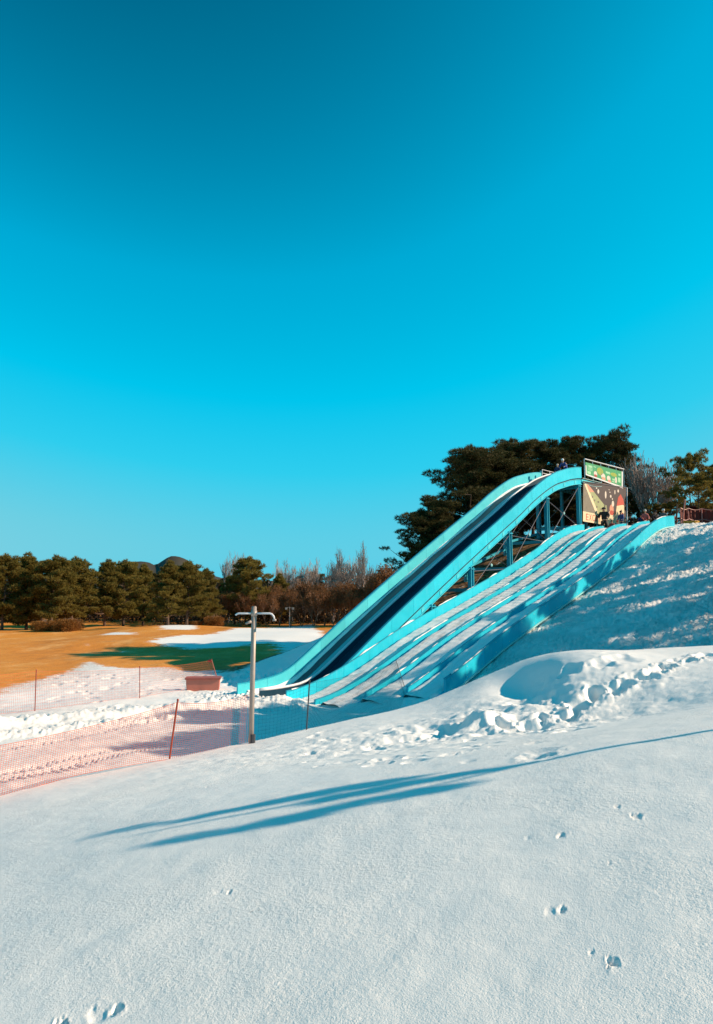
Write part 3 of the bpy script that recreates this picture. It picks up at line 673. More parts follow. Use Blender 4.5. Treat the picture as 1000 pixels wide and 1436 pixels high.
bp_('printed_tree', M['ban_green'], [(.06,.96),(.10,.97),(.47,.5),(.43,.24),(.32,.22)], .005)
bp_('printed_tree_top', M['ban_pink'], [(.065,.955),(.10,.965),(.24,.79),(.13,.77)], .010)
for cx, cy in ((.2,.66),(.33,.55),(.3,.42),(.4,.38),(.25,.58)): bp_('printed_tree_spot', M['ban_grey'], blob(cx, cy, .018, .03, 8), .009)
bp_('printed_strip', M['ban_cream'], [(0,.0),(.62,.0),(.6,.22),(0,.26)], .006)
for cx, cy, rx, ry in ((.33,.82,.022,.06),(.29,.9,.015,.02),(.5,.76,.02,.10),(.62,.74,.02,.04),(.72,.86,.012,.06),(.80,.9,.02,.04),(.6,.84,.012,.015),(.66,.68,.014,.02),(.58,.9,.01,.015),(.84,.78,.01,.015)): bp_('printed_snowflake', M['cream'], blob(cx, cy, rx, ry, 8), .005)
bp_('printed_figure', M['ban_cream'], [(.70,.0),(.96,.0),(.95,.55),(.86,.62),(.77,.55),(.74,.3)], .007)
bp_('printed_hat', M['ban_red'], [(.76,.52),(.95,.58),(.93,.70),(.86,.83),(.80,.74)], .011)
bp_('printed_cheek', M['ban_red'], blob(.90,.30,.05,.07), .011); bp_('printed_eye', M['ban_dark'], blob(.885,.42,.012,.03, 8), .011)
bp_('printed_figure', M['ban_cream'], [(.55,.0),(.72,.0),(.71,.34),(.62,.42),(.56,.3)], .009)
bp_('printed_face', M['ban_pink'], blob(.64,.42,.05,.12), .012); bp_('printed_scarf', M['ban_red'], blob(.645,.33,.055,.06), .014); bp_('printed_hat', M['cream'], blob(.67,.56,.03,.08, 8), .014)
bp_('printed_tree', M['ban_green'], [(.47,.28),(.54,.28),(.52,.5),(.49,.5)], .011)
def letter(ch, a0, b0, w, h):
    cu = bpy.data.curves.new('letter', 'FONT'); cu.body = ch; cu.size = 1; cu.extrude = 0; ob = bpy.data.objects.new('letter', cu); COL.objects.link(ob)
    me = bpy.data.meshes.new_from_object(ob.evaluated_get(bpy.context.evaluated_depsgraph_get())); bpy.data.objects.remove(ob)
    xs = [v.co.x for v in me.vertices]; ys = [v.co.y for v in me.vertices]; sx = w/max(1e-6, max(xs)-min(xs)); sy = h/max(1e-6, max(ys)-min(ys))
    mnx, mny = min(xs), min(ys)
    for v in me.vertices:
        p = buv(a0 + (v.co.x-mnx)*sx, b0 + (v.co.y-mny)*sy); v.co = (p[0], -.012, p[1])
    link('letter', me, bn, mat=M['ban_red'])
for i, ch in enumerate('EXCIT'): letter(ch, .065 + i*.068, .045, .032 if ch == 'I' else .052, .165)
for a, b in (((879.5,684),(879.5,743)),): 
    p, q = op(*a, .17), op(*b, .17); t_c = (Vector((bn.location.x - B0[0], bn.location.y - B0[1], 0)).dot(Vector((dv[0], dv[1], 0))))
    m = MB(); m.tube([(p[0]-t_c, 0, p[1]-bn.location.z), (q[0]-t_c, 0, q[1]-bn.location.z - .4)], .05, 6); m.build('edge_pole', M['white'], bn)
    r2 = op(818, 675, .17); m = MB(); m.tube([(r2[0]-t_c, 0, r2[1]-bn.location.z), (p[0]-t_c, 0, p[1]-bn.location.z)], .04, 6); m.build('top_pole', M['greycloth'], bn)

# ------------------------------------------------------------------ fences
def net_mesh(posts, cell, rad, bottom=.04, sag=.08, top_of=None):
    """posts: list of (base, top) Vectors; returns strands between them as one mesh"""
    m = MB(); cum = [0.0]
    for (a, _), (b, _) in zip(posts[:-1], posts[1:]): cum.append(cum[-1] + (b-a).length)
    L = cum[-1]; n = int(L/cell)
    def ends(d):
        i = 0
        while i < len(cum)-2 and d > cum[i+1]: i += 1
        f = (d-cum[i])/(cum[i+1]-cum[i]); b = posts[i][0].lerp(posts[i+1][0], f); t = posts[i][1].lerp(posts[i+1][1], f)
        b = Vector((b.x, b.y, sum(gz(b.x + q*.25, b.y) for q in (-2, -1, 0, 1, 2))/5 + bottom)); t = t - Vector((0, 0, sag*4*f*(1-f)))
        return b, t
    E_ = [ends(k*cell) for k in range(n+1)]; rows = max(2, int(.98/cell))
    for b, t in E_: m.tube([b, b.lerp(t, .5), t], rad, 3, False)
    for r_ in range(rows+1):
        f = r_/rows; pts = [E_[k][0].lerp(E_[k][1], f) for k in range(0, n+1, 4)]; m.tube(pts, rad*(1.7 if r_ in (0, rows) else 1), 3, False)
    return m
def fence(name, label, cat, bases, tops, mat_net, mat_post, cell, rad, prad=.017, group=None, skip=()):
    root = empty(name, bases[0], label=label, cat=cat, group=group); o = Vector(bases[0]); P_ = []
    for i, (b, t) in enumerate(zip(bases, tops)):
        if i in skip: P_.append((Vector(b), Vector(t))); continue
        m = MB(); b = Vector(b); t = Vector(t); m.tube([b - (t-b).normalized()*.15 - o, t + (t-b).normalized()*.03 - o], prad, 6)
        p = m.build('post', mat_post, root); c = MB(); c.ball(t + (t-b).normalized()*.04 - o, (prad*1.3, prad*1.3, prad*1.5), 6, 4); c.build('post_cap', mat_post, p)
        P_.append((b, t))
    m = net_mesh(P_, cell, rad); m.v = [tuple(Vector(v) - o) for v in m.v]; nt = m.build('netting', mat_net, root); nt['kind'] = 'stuff'
    return root
def post_from(u0, v0, y, u1, v1):
    b = at(u0, v0, y); b[2] = gz(b[0], b[1]) ; q = ray(u1, v1); t = q*(y/q[1]); return tuple(b), tuple(t)
def pf(u0, v0, u1, v1, dy=.0):
    h = ghit(u0, v0); y = h.y + dy; b = at(u0, v0, y); z = gz(b[0], b[1]); q = ray(u1, v1); t = q*(y/q[1]); return (b[0], b[1], z), tuple(t)
A0 = post_from(-330,1232,8.7,-318,1118); A1 = post_from(-130,1150,9.9,-120,1065); A2 = post_from(238,1064,12.9,249,985)
A3 = post_from(351,1041,13.75,354,972); A3 = ((A3[0][0], A3[0][1] + .06, A3[0][2]), tuple(Vector(A3[0]) + Vector((.03, .06, .86))))
fence('safety_net_fence', 'long orange net fence on thin red posts along the snow bank edge', 'fence', [A0[0], A1[0], A2[0], A3[0]], [A0[1], A1[1], A2[1], A3[1]], M['orange'], M['post_red'], .036, .0027, skip=(3,))
C0 = ((A3[0][0] + .12, A3[0][1] + .05, gz(A3[0][0] + .12, A3[0][1] + .05)), tuple(Vector(A3[1]) + Vector((.12, .05, -.02)))); C1 = post_from(430,1021,14.4,434,958); C2 = pf(572,977,556,928)
fence('dark_net_fence', 'thin dark net fence on black stakes continuing past the pipe stand to the slide', 'fence', [C0[0], C1[0], C2[0]], [C0[1], C1[1], C2[1]], M['dark_net'], M['post_dark'], .075, .0013, .014, skip=(0,))
D = [None, pf(49,997,51,941), pf(196,979,196,936), pf(308,962,297,926)]
d1, d2 = Vector(D[1][0]), Vector(D[2][0]); d0 = d1 + (d1-d2)*1.2; d0.z = gz(d0.x, d0.y); D[0] = (tuple(d0), tuple(d0 + Vector((.05, 0, 1.3))))
fence('far_net_fence', 'orange net fence on leaning stakes behind the ploughed snow ridge', 'fence', [d[0] for d in D], [d[1] for d in D], M['orange'], M['post_red'], .08, .0032, .022)

# ------------------------------------------------------------------ pipe stand, crate, lamp
h = at(352, 1040, 13.6); px, py = h[0], h[1]; zb = gz(px, py); top = at(358, 851, py); ht = top[2] - zb
ps = empty('pipe_stand', (px, py, zb), label='tall weathered metal T-shaped pipe stand at the bank edge', cat='pipe stand')
lean = (top[0]-px)*.5
m = MB(); m.tube([(0, 0, -.3), (lean*.5, 0, ht*.5), (lean, 0, ht)], .046, 14); m.build('pole', M['galv'], ps, True)
m = MB(); m.tube([(lean, 0, ht), (lean, 0, ht + .012)], .038, 14); m.build('pole_cap', M['galv'], ps, True)
sc_ = py/FPX
def arm(pts, name): 
    m = MB(); m.tube([(lean + a*sc_, -.03 + .0*a, ht - b*sc_) for a, b in pts], .017, 10); return m.build(name, M['white'], ps, True)
arm([(-4, 9), (-14, 9), (-21, 9), (-23.5, 9.8), (-25.5, 11.5)], 'side_arm')
ra = arm([(4, 9), (14, 9), (22, 9), (25, 10), (27.5, 13), (28.5, 17)], 'side_arm')
m = MB(); m.tube([(lean + 28.5*sc_, -.03, ht - 17*sc_), (lean + 28.7*sc_, -.03, ht - 19.5*sc_)], .036, 10); m.build('nozzle', M['galv'], ra, True)
m = MB(); m.tube([(lean - 3*sc_, -.05, ht - 20*sc_), (lean - 11*sc_, -.07, ht - 23*sc_)], [.03, .018], 8); m.build('tap', M['galv'], ps, True)
m = MB(); m.tube([(lean, 0, ht - 9*sc_ - .05), (lean, 0, ht - 9*sc_ + .05)], .054, 12); m.build('collar', M['galv'], ps, True)
m = MB(); m.tube([(0.03, -.01, -.1), (0.03, -.01, .16)], .05, 8); m.build('base_bracket', M['post_dark'], ps)

h = ghit(285, 967); cy = h.y; k = cy/FPX; c0 = (h.x, cy, gz(h.x, cy))
cr = empty('crate', c0, .12, label='terracotta coloured long box standing in snow behind the ploughed ridge', cat='crate')
w, hh = 45*k, 18*k
m = MB(); b = bmesh.new(); bmesh.ops.create_cube(b, size=1); bmesh.ops.scale(b, vec=(w, .8, hh), verts=b.verts); bmesh.ops.translate(b, vec=(0, 0, hh/2 - .1), verts=b.verts)
for v in b.verts:
    if v.co.z < .1: v.co.x *= .95; v.co.y *= .92
bmesh.ops.bevel(b, geom=b.edges[:], offset=.03, segments=2, affect='EDGES'); me = bpy.data.meshes.new('body'); b.to_mesh(me); b.free(); link('body', me, cr, mat=M['crate'])
m = MB(); m.box((0, 0, hh - .08), (w + .1, .92, .08)); m.build('rim', M['crate_rim'], cr)
h2 = at(297, 925, D[3][0][1]); 
fl = empty('marker_flag', (h2[0], h2[1], h2[2] - .25), label='small red ribbon tied to the leaning stake beside the terracotta box', cat='ribbon')
m = MB(); m.hexa([(-.22,-.02,.12),(0,-.02,.10),(0,0,.10),(-.22,0,.12),(-.18,-.02,.24),(0,-.02,.26),(0,0,.26),(-.18,0,.24)]); m.build('cloth', M['redcloth'], fl)

def lamp(u, v0, v1, y, lab):
    b = at(u, v0, y); b[2] = gz(b[0], b[1]); t = at(u, v1, y)[2] - b[2]; r = empty('lamp_post', tuple(b), label=lab, cat='lamp')
    m = MB(); m.tube([(0,0,-.3),(0,0,t)], [.07,.05], 8); m.build('pole', M['galv'], r)
    m = MB(); m.bar((-.6,0,t-.1),(.6,0,t-.1), .06); m.build('cross_arm', M['galv'], r)
    for s_ in (-1, 1): m = MB(); m.box((s_*.5, -.05, t - .25), (.32, .28, .3)); m.build('lamp_head', M['galv'], r)
lamp(406, 872, 851, 112, 'small white twin-headed lamp post before the brown trees')

# ------------------------------------------------------------------ people
def skin_mesh(name, nodes, edges, mat, sub=2):
    me = bpy.data.meshes.new(name); me.from_pydata([n[:3] for n in nodes], edges, []); o = bpy.data.objects.new(name, me); COL.objects.link(o)
    o.modifiers.new('s', 'SKIN'); sv = me.skin_vertices[0].data
    for i, n in enumerate(nodes): sv[i].radius = (n[3], n[4] if len(n) > 4 else n[3])
    sv[0].use_root = True; sb = o.modifiers.new('b', 'SUBSURF'); sb.levels = sub; sb.render_levels = sub
    dg = bpy.context.evaluated_depsgraph_get(); out = bpy.data.meshes.new_from_object(o.evaluated_get(dg)); bpy.data.objects.remove(o)
    out.name = name; out.materials.clear(); out.materials.append(mat); out.polygons.foreach_set('use_smooth', [True]*len(out.polygons)); return out
def person(loc, rz, H, label, coat, legs, hat='hair', pose='stand', hood=False):
    """local +Y is the facing direction"""
    r = empty('person', loc, rz, label=label, cat='person', group='people on the hill'); k = H/1.72
    if pose == 'sit':
        hip = (0, 0, .18); kn = [(s*.12, .40, .36) for s in (-1, 1)]; an = [(s*.11, .74, .10) for s in (-1, 1)]; toe = [(s*.12, .80, .20) for s in (-1, 1)]; lean_ = .12
    elif pose == 'bend':
        hip = (0, 0, .88); kn = [(-.10, .06, .46), (.11, .10, .46)]; an = [(-.10, 0, .07), (.12, .05, .07)]; toe = [(-.10, .17, .03), (.12, .22, .03)]; lean_ = .45
    else:
        hip = (0, 0, .92); kn = [(-.10, .03, .48), (.11, .08, .48)]; an = [(-.10, -.04, .07), (.12, .06, .07)]; toe = [(-.11, .12, .03), (.13, .22, .03)]; lean_ = .06
    hz = hip[2]; ch = (0, lean_*.7, hz + .42 - lean_*.25); nk = (0, lean_*1.05, hz + .56 - lean_*.35); hd = (0, lean_*1.15 + .02, hz + .70 - lean_*.38)
    sh = [(s*.18, lean_*.85, hz + .47 - lean_*.3) for s in (-1, 1)]
    el_ = [(s*.26, lean_*.9 + .05, hz + .20 - lean_*.2) for s in (-1, 1)]; wr = [(s*.21, lean_ + .22, hz + .06) for s in (-1, 1)]; hn = [(s*.19, lean_ + .29, hz + .03) for s in (-1, 1)]
    S = lambda n, f=1.0: (n[0]*k, n[1]*k, n[2]*k)
    # one continuous body: hips, spine, head, arms with hands, legs with feet
    N = [(*hip, .115, .10), (*ch, .13, .10), (*nk, .055), (*hd, .085, .095), (hd[0], hd[1], hd[2] + .10, .075, .085)]; E_ = [(0, 1), (1, 2), (2, 3), (3, 4)]
    for i in (0, 1):
        b0 = len(N); N += [(*sh[i], .06), (*el_[i], .045), (*wr[i], .033), (*hn[i], .04, .028)]; E_ += [(1, b0), (b0, b0+1), (b0+1, b0+2), (b0+2, b0+3)]
        b1 = len(N); N += [(*kn[i], .065), (*an[i], .045), (*toe[i], .04)]; E_ += [(0, b1), (b1, b1+1), (b1+1, b1+2)]
    N = [tuple(v*k for v in n) for n in N]; body = skin_mesh('body', N, E_, M['skin']); link('body', body, r)
    J = [(hip[0], hip[1], hip[2] - (.10 if pose != 'sit' else -.02), .165, .14), (0, lean_*.35, hz + .2, .16, .135), (*ch, .175, .14), (nk[0], nk[1], nk[2] - .02, .08)]; JE = [(0, 1), (1, 2), (2, 3)]
    for i in (0, 1): b0 = len(J); J += [(*sh[i], .085), (*el_[i], .07), (wr[i][0], wr[i][1], wr[i][2], .055)]; JE += [(2, b0), (b0, b0+1), (b0+1, b0+2)]
    link('jacket', skin_mesh('jacket', [tuple(v*k for v in n) for n in J], JE, M[coat]), r)
    Tn = [(hip[0], hip[1], hip[2] - .02, .14, .12)]; TE = []
    for i in (0, 1): b0 = len(Tn); Tn += [(*kn[i], .085), (*an[i], .07)]; TE += [(0, b0), (b0, b0+1)]
    link('trousers', skin_mesh('trousers', [tuple(v*k for v in n) for n in Tn], TE, M[legs]), r)
    for i in (0, 1):
        m = MB(); m.tube([S((an[i][0], an[i][1] - .05, an[i][2])), S(an[i]), S(toe[i]), S((toe[i][0], toe[i][1] + .05, toe[i][2]))], [.05*k, .07*k, .055*k, .02*k], 8); m.build('boot', M['black'], r, True)
    m = MB(); m.ball(S((hd[0], hd[1] - .02, hd[2] + .075)), (.112*k, .122*k, .105*k), 10, 7); hat_o = m.build('hood' if hood else ('hair' if hat == 'hair' else 'hat'), M[coat if hood else hat], r, True)
    for s_ in (-1, 1): m = MB(); m.ball(S((hd[0] + s_*.035, hd[1] + .088, hd[2] + .03)), .014*k, 6, 5); m.build('eye', M['hair'], r)
    m = MB(); m.ball(S((hd[0], hd[1] + .10, hd[2] - .005)), (.016*k, .024*k, .025*k), 6, 5); m.build('nose', M['skin'], r)
    m = MB(); m.box(S((hd[0], hd[1] + .085, hd[2] - .05)), (.05*k, .02*k, .012*k)); m.build('mouth', M['redcloth'], r)
    return r
def on_hill(u, y): q = ray(u, 735); x = q[0]/q[1]*y; return (x, y, gz(x, y))
def on_deck(t, s): x, y = tsxy(t, s); return (x, y, PD)
person(on_hill(848, 54.5), 2.6, 1.74, 'person in a long black hooded coat standing before the printed banner', 'black', 'black', hood=True).scale = (1.4, 1.3, 1.0)
person(on_hill(872, 55.0), 2.2, 1.55, 'person in a blue jacket standing by the white pole at the banner edge', 'blue', 'navy')
person(on_hill(858, 53.6), 2.9, 1.2, 'child in a dark red jacket crouched at the top of the wide slide', 'redcloth', 'black', pose='sit')
person(on_hill(865, 53.8), 3.3, 1.25, 'child in grey clothes sitting at the top of the wide slide', 'greycloth', 'brown', pose='sit', hat='redcloth')
person(on_hill(887, 56.0), 2.5, 1.5, 'person bending over in black clothes beside the bare tree', 'black', 'black', pose='bend')
person(on_hill(905, 55.0), 3.0, 1.62, 'person in a pale pink jacket at the head of the third lane', 'pink', 'cream', hat='cream')
person(on_hill(919, 56.5), 3.4, 1.78, 'person in black hooded clothes right of the pink jacket', 'black', 'black', hood=True)
person(on_hill(931, 55.5), 2.8, 1.74, 'dark clothed person with a pale hat near the right end of the slide top', 'greycloth', 'black', hat='whitecloth')
person(on_hill(899, 57.5), 3.1, 1.6, 'person in navy standing behind the pink jacket', 'navy', 'black')
person(on_hill(944, 57.0), 3.2, 1.66, 'person in a red coat at the right end of the slide top', 'redcloth', 'black')
person(on_deck(28.3, -1.35), TH + math.pi/2, 1.74, 'person in a blue jacket and white hat leaning over atop the tall slide', 'blue', 'navy', hat='whitecloth', pose='bend')
person(on_deck(28.2, -2.0), TH + math.pi/2 + .4, 1.3, 'child in navy with a pale hat standing by the white railing above the tall slide', 'navy', 'navy', hat='cream')

# ------------------------------------------------------------------ hilltop: red enclosure, poles, tub
def hp(u, y): return on_hill(u, y)
a, b, c = hp(955, 53.0), hp(985, 53.5), hp(1045, 52.5)
def hill_fence():
    r = empty('hilltop_fence', a, label='dark red tarpaulin fence with pink rails on the hilltop', cat='fence'); o = Vector(a); pts = [Vector(p) for p in (a, hp(966, 53.3), b, hp(1010, 53.2), c)]; hh = 1.55
    for p in pts: m = MB(); m.tube([p - o - Vector((0,0,.2)), p - o + Vector((0,0,hh))], .05, 6); m.build('post', M['pinkrail'], r)
    for f in (1.0, .5):
        for p, q in zip(pts[:-1], pts[1:]):
            m = MB(); n = 6; m.tube([p.lerp(q, i/n) - o + Vector((0, -.06, hh*f - .12*math.sin(math.pi*i/n))) for i in range(n+1)], .03, 5); m.build('rail', M['pinkrail'], r)
    for p, q in zip(pts[:-1], pts[1:]):
        m = MB(); n = 10; d = Vector((0, .05, 0))
        for i in range(n+1):
            w_ = p.lerp(q, i/n) - o + Vector((0, .06 + .05*math.sin(i*2.1), 0)); m.v += [tuple(w_), tuple(w_ + Vector((0, .03, hh*.93 + .06*math.sin(i*1.7)))), tuple(w_ + Vector((0, .07, hh*.93 + .06*math.sin(i*1.7)))), tuple(w_ + Vector((0, .04, 0)))]
        for i in range(n):
            for k_ in range(4): m.f.append((i*4+k_, i*4+4+k_, i*4+4+(k_+1) % 4, i*4+(k_+1) % 4))
        m.build('tarpaulin', M['maroon'], r)
hill_fence()
rt = empty('red_shelter', hp(1004, 58.5), .1, label='dark red tarpaulin shelter behind the hilltop fence', cat='shelter')
m = MB(); m.hexa([(-1.7,-1,-.2),(2.6,-1,-.2),(2.6,1.2,-.2),(-1.7,1.2,-.2),(-1.6,-.9,2.1),(2.6,-.9,2.2),(2.6,1.1,2.5),(-1.6,1.1,2.4)]); m.build('wall', M['maroon'], rt)
m = MB(); m.hexa([(-1.85,-1.1,2.12),(2.8,-1.1,2.22),(2.8,1.3,2.52),(-1.85,1.3,2.42),(-1.85,-1.1,2.2),(2.8,-1.1,2.3),(2.8,1.3,2.6),(-1.85,1.3,2.5)]); m.build('roof', M['maroon'], rt)
pl = hp(957, 52.0); pk = empty('slanted_poles', pl, label='pair of leaning brown poles at the right end of the wide slide', cat='pole')
m = MB(); m.tube([(-.1,0,-.2),(.28,0,2.05)], .05, 6); m.build('pole', M['pinkrail'], pk); m = MB(); m.tube([(-.45,.1,-.2),(-.25,.1,1.7)], .06, 6); m.build('pole', M['brown'], pk)
tb = empty('yellow_tub', hp(969.5, 51.2), label='yellow plastic tub on the snow below the hilltop fence', cat='tub')
m = MB(); m.tube([(0,0,-.05),(0,0,.35),(0,0,.36)], [.36,.5,.46], 16); ob = m.build('body', M['yellow'], tb, True); m = MB(); m.tube([(0,0,.33),(0,0,.39)], .53, 16); m.build('rim', M['yellow'], tb)
sl = empty('red_sled', tuple(Vector((*tsxy(30.6, -2.2), 0)) + Vector((0, 0, gz(*tsxy(30.6, -2.2))))), TH, label='red sled leaning under the tall slide platform', cat='sled')
m = MB(); m.hexa([(-.9,-.3,.0),(.5,-.3,1.05),(.5,.3,1.05),(-.9,.3,.0),(-.96,-.3,.1),(.44,-.3,1.13),(.44,.3,1.13),(-.96,.3,.1)]); m.build('deck', M['redcloth'], sl)
for s_ in (-.28, .28): m = MB(); m.tube([(-1.0, s_, .12), (.5, s_, 1.22), (.62, s_, 1.4)], .035, 6); m.build('runner', M['redcloth'], sl)

# ------------------------------------------------------------------ trees
def needles(pads, n_tufts, blades, length, width, seed, up=.55):
    """pads: (x, y, z, rx, ry, rz, weight) -> mesh of thin needle blades in tufts"""
    g = np.random.default_rng(seed); P_ = np.array(pads, float); pr = P_[:, 6]/P_[:, 6].sum(); idx = g.choice(len(P_), n_tufts, p=pr)
    d = g.normal(size=(n_tufts, 3)); d /= np.linalg.norm(d, axis=1)[:, None]; rad = g.uniform(.25, 1, n_tufts)**.45
    rad = rad*(1 + .22*np.where(g.random(n_tufts) < .1, g.random(n_tufts), 0)); off = d*rad[:, None]*P_[idx, 3:6]
    c = P_[idx, :3] + off; ax = off/np.maximum(np.linalg.norm(off, axis=1)[:, None], 1e-6)*.7; ax[:, 2] += up; ax /= np.linalg.norm(ax, axis=1)[:, None]
    b = g.normal(size=(n_tufts, blades, 3)); b = ax[:, None, :]*.95 + b*.62; b /= np.linalg.norm(b, axis=2)[..., None]
    L = length*g.uniform(.6, 1.25, (n_tufts, blades, 1)); w = np.cross(b, g.normal(size=b.shape)); w /= np.linalg.norm(w, axis=2)[..., None]
    o = c[:, None, :] + b*0.0; tip = o + b*L; v = np.stack([o + b*L*.1 - w*width*.5, o + b*L*.1 + w*width*.5, tip], 2).reshape(-1, 3)
    me = bpy.data.meshes.new('crown'); n = len(v); me.vertices.add(n); me.vertices.foreach_set('co', v.astype(np.float32).ravel())
    me.loops.add(n); me.loops.foreach_set('vertex_index', np.arange(n, dtype=np.int32)); me.polygons.add(n//3); me.polygons.foreach_set('loop_start', np.arange(0, n, 3, dtype=np.int32)); me.update(calc_edges=True)
    return me
def pine_parts(seed, H, spread, cb, shape, n_tufts, blades, nl, lean=.06, pad=1.0, blen=.3, bw=.045):
    rg = random.Random(seed); m = MB(); ph = rg.uniform(0, 6.28)
    def trunk(f): return Vector((lean*H*math.sin(f*2.2 + ph)*f, lean*H*math.cos(f*1.9 + ph)*f, H*f))
    r0 = .022*H
    m.tube([trunk(f/10) - Vector((0, 0, .4 if f == 0 else 0)) for f in range(11)], [r0*(1.25 if f == 0 else 1)*(1 - .88*f/10) for f in range(11)], 8); pads = []
    for i in range(nl):
        f = cb + (1-cb)*((i + rg.random()*.8)/nl); a = i*2.4 + rg.uniform(-.5, .5); g = (f-cb)/(1-cb)
        if shape == 'cone': pr = (1-g)**.75*.95 + .08
        elif shape == 'dome': pr = math.sqrt(max(.03, 1 - (g*1.02)**2.4))*(.62 + .38*min(1, g*3)) 
        elif shape == 'layer': pr = (1 - .62*g)*(.75 + .5*(i % 3 == 0))*.85
        else: pr = .45 + .6*math.sin(math.pi*min(1, g*.9 + .1))
        L = spread*pr*rg.uniform(.7, 1.12); o = trunk(f*.97); up = (rg.uniform(-.12, .14) if shape == 'layer' else rg.uniform(-.05, .28)) + .35*g
        dr = Vector((math.cos(a), math.sin(a), 0)); pts = [o + dr*L*q + Vector((0, 0, L*(up*q - .10*math.sin(q*3.1) + .12*q*q))) for q in (0, .25, .5, .75, 1)]
        rr = r0*(1-f)*.55 + .015*H*.12; m.tube(pts, [rr, rr*.8, rr*.6, rr*.42, rr*.2], 5)
        for q in (.42, .62, .82, 1.0):
            if rg.random() < .12: continue
            p = pts[0].lerp(pts[2], q/.5) if q < .5 else pts[2].lerp(pts[4], (q-.5)/.5); side = dr.cross(Vector((0, 0, 1)))*rg.uniform(-.34, .34)*L*q
            pr_ = pad*rg.uniform(.36, .62)*(.55 + .16*spread)
            c = p + side + Vector((0, 0, rg.uniform(0, .18)))
            if side.length > .3: m.tube([p - dr*.2, c], [rr*.4, rr*.15], 3, False)
            pads.append((*c, pr_*1.25, pr_*1.25, pr_*(rg.uniform(.30, .48) if shape == 'layer' else rg.uniform(.34, .55)), pr_**1.8))
    t = trunk(1.0); pads.append((*t, pad*.5, pad*.5, pad*.6, .5)); pads.append((*(t - Vector((0, 0, .5))), pad*.7, pad*.7, pad*.4, .6))
    return m, needles(pads, n_tufts, blades, blen, bw, seed)
def bare_parts(seed, H, spread, stems=1, levels=5, rmin=.016, low=.25, up=.55, r0=None):
    rg = random.Random(seed); m = MB(); tips = []
    def grow(p, d, L, r, lev):
        n = 3; pts = [p]; q = p.copy(); dd = d.copy()
        for k in range(n):
            dd = (dd + Vector((rg.uniform(-.16, .16), rg.uniform(-.16, .16), rg.uniform(-.03, .14)))).normalized(); q = q + dd*L/n; pts.append(q.copy())
        m.tube(pts, [max(rmin, r*(1 - .38*k/n)) for k in range(n+1)], 6 if lev > 3 else 3, False)
        if lev == 0: tips.append(q); return
        nb = rg.choice((3, 4)) if lev < levels else rg.choice((4, 5))
        for k in range(nb):
            f = 1.0 if k == 0 else rg.uniform(.35, .98); i = min(n-1, int(f*n)); s_ = pts[i].lerp(pts[i+1], f*n - i)
            a = rg.uniform(0, 6.28); o = dd.orthogonal().normalized(); o = (o*math.cos(a) + dd.cross(o)*math.sin(a)).normalized()
            sp = rg.uniform(.35, .8)*spread*(.35 if k == 0 else 1); nd = (dd + o*sp + Vector((0, 0, up*.28))).normalized()
            grow(s_, nd, L*rg.uniform(.58, .8), r*(.72 if k == 0 else .52), lev-1)
    r0 = r0 or .017*H
    for s_ in range(stems):
        a = s_*6.28/stems + rg.random(); d = Vector((math.cos(a)*.38*(stems > 1), math.sin(a)*.38*(stems > 1), 1)).normalized()
        grow(Vector((0, 0, -.3)), d, H*(low + .08), r0/(1 if stems == 1 else 1.5), levels)
    zmax = max(v[2] for v in m.v); k = H/zmax; m.v = [(v[0]*k, v[1]*k, v[2]*k) for v in m.v]; tips = [t*k for t in tips]
    return m, tips
PR = {}
def proto(key, trunk_mb, crown_me, bark_m, leaf_m):
    tm = trunk_mb.mesh('trunk', bark_m, True); 
    if crown_me is not None: crown_me.materials.append(leaf_m)
    hgt = max(v[2] for v in trunk_mb.v); PR[key] = (tm, crown_me, hgt)
for i, (sd_, shp, sprd, cb, nl) in enumerate(((3,'cone',3.2,.13,34),(8,'dome',3.4,.16,34),(14,'cone',3.5,.10,36),(21,'dome',3.6,.13,34))):
    t_, c_ = pine_parts(sd_, 10.0, sprd, cb, shp, 6500, 7, nl, .03, 1.05, .38, .085); proto('pine%d' % i, t_, c_, M['wood'], M['needle'])
for i, (sd_, shp, sprd, cb, nl) in enumerate(((31,'layer',5.2,.12,44),(37,'layer',4.2,.2,38),(43,'flat',3.4,.34,28))):
    t_, c_ = pine_parts(sd_, 10.0, sprd, cb, shp, 12000, 8, nl, .05, .85, .30, .04); proto('hillpine%d' % i, t_, c_, M['wood'], M['needle_dark'])
t_, c_ = pine_parts(55, 5.0, 2.3, .28, 'flat', 3600, 8, 18, .05, .62, .2, .035); proto('smallpine', t_, c_, M['wood'], M['needle'])
for i, (sd_, st, lv) in enumerate(((4, 1, 5), (9, 1, 5), (15, 2, 5))):
    t_, tips = bare_parts(sd_, 13.0, .85, st, lv, .022, .24); proto('bare%d' % i, t_, None, M['bare'], None)
t_, tips = bare_parts(25, 6.0, .8, 6, 4, .016, .26, 1.0, .09); proto('fan', t_, None, M['bare'], None)
for i, sd_ in enumerate((61, 67)):
    t_, tips = bare_parts(sd_, 7.0, 1.0, 2, 4, .022, .24)
    c_ = needles([(*p, .55, .55, .5, 1.0) for p in tips], 2600, 4, .24, .10, sd_, .1); proto('brown%d' % i, t_, c_, M['brownbark'], M['deadleaf'])
t_, tips = bare_parts(71, 2.2, 1.1, 6, 3, .012, .3, .4, .03); c_ = needles([(x, y, z, .75, .75, .55, 1.0) for x in (-1.3, -.5, .4, 1.2) for y in (-.5, .5) for z in (.5, 1.1)], 4200, 4, .22, .05, 71, .4); proto('shrub', t_, c_, M['brownbark'], M['shrub'])
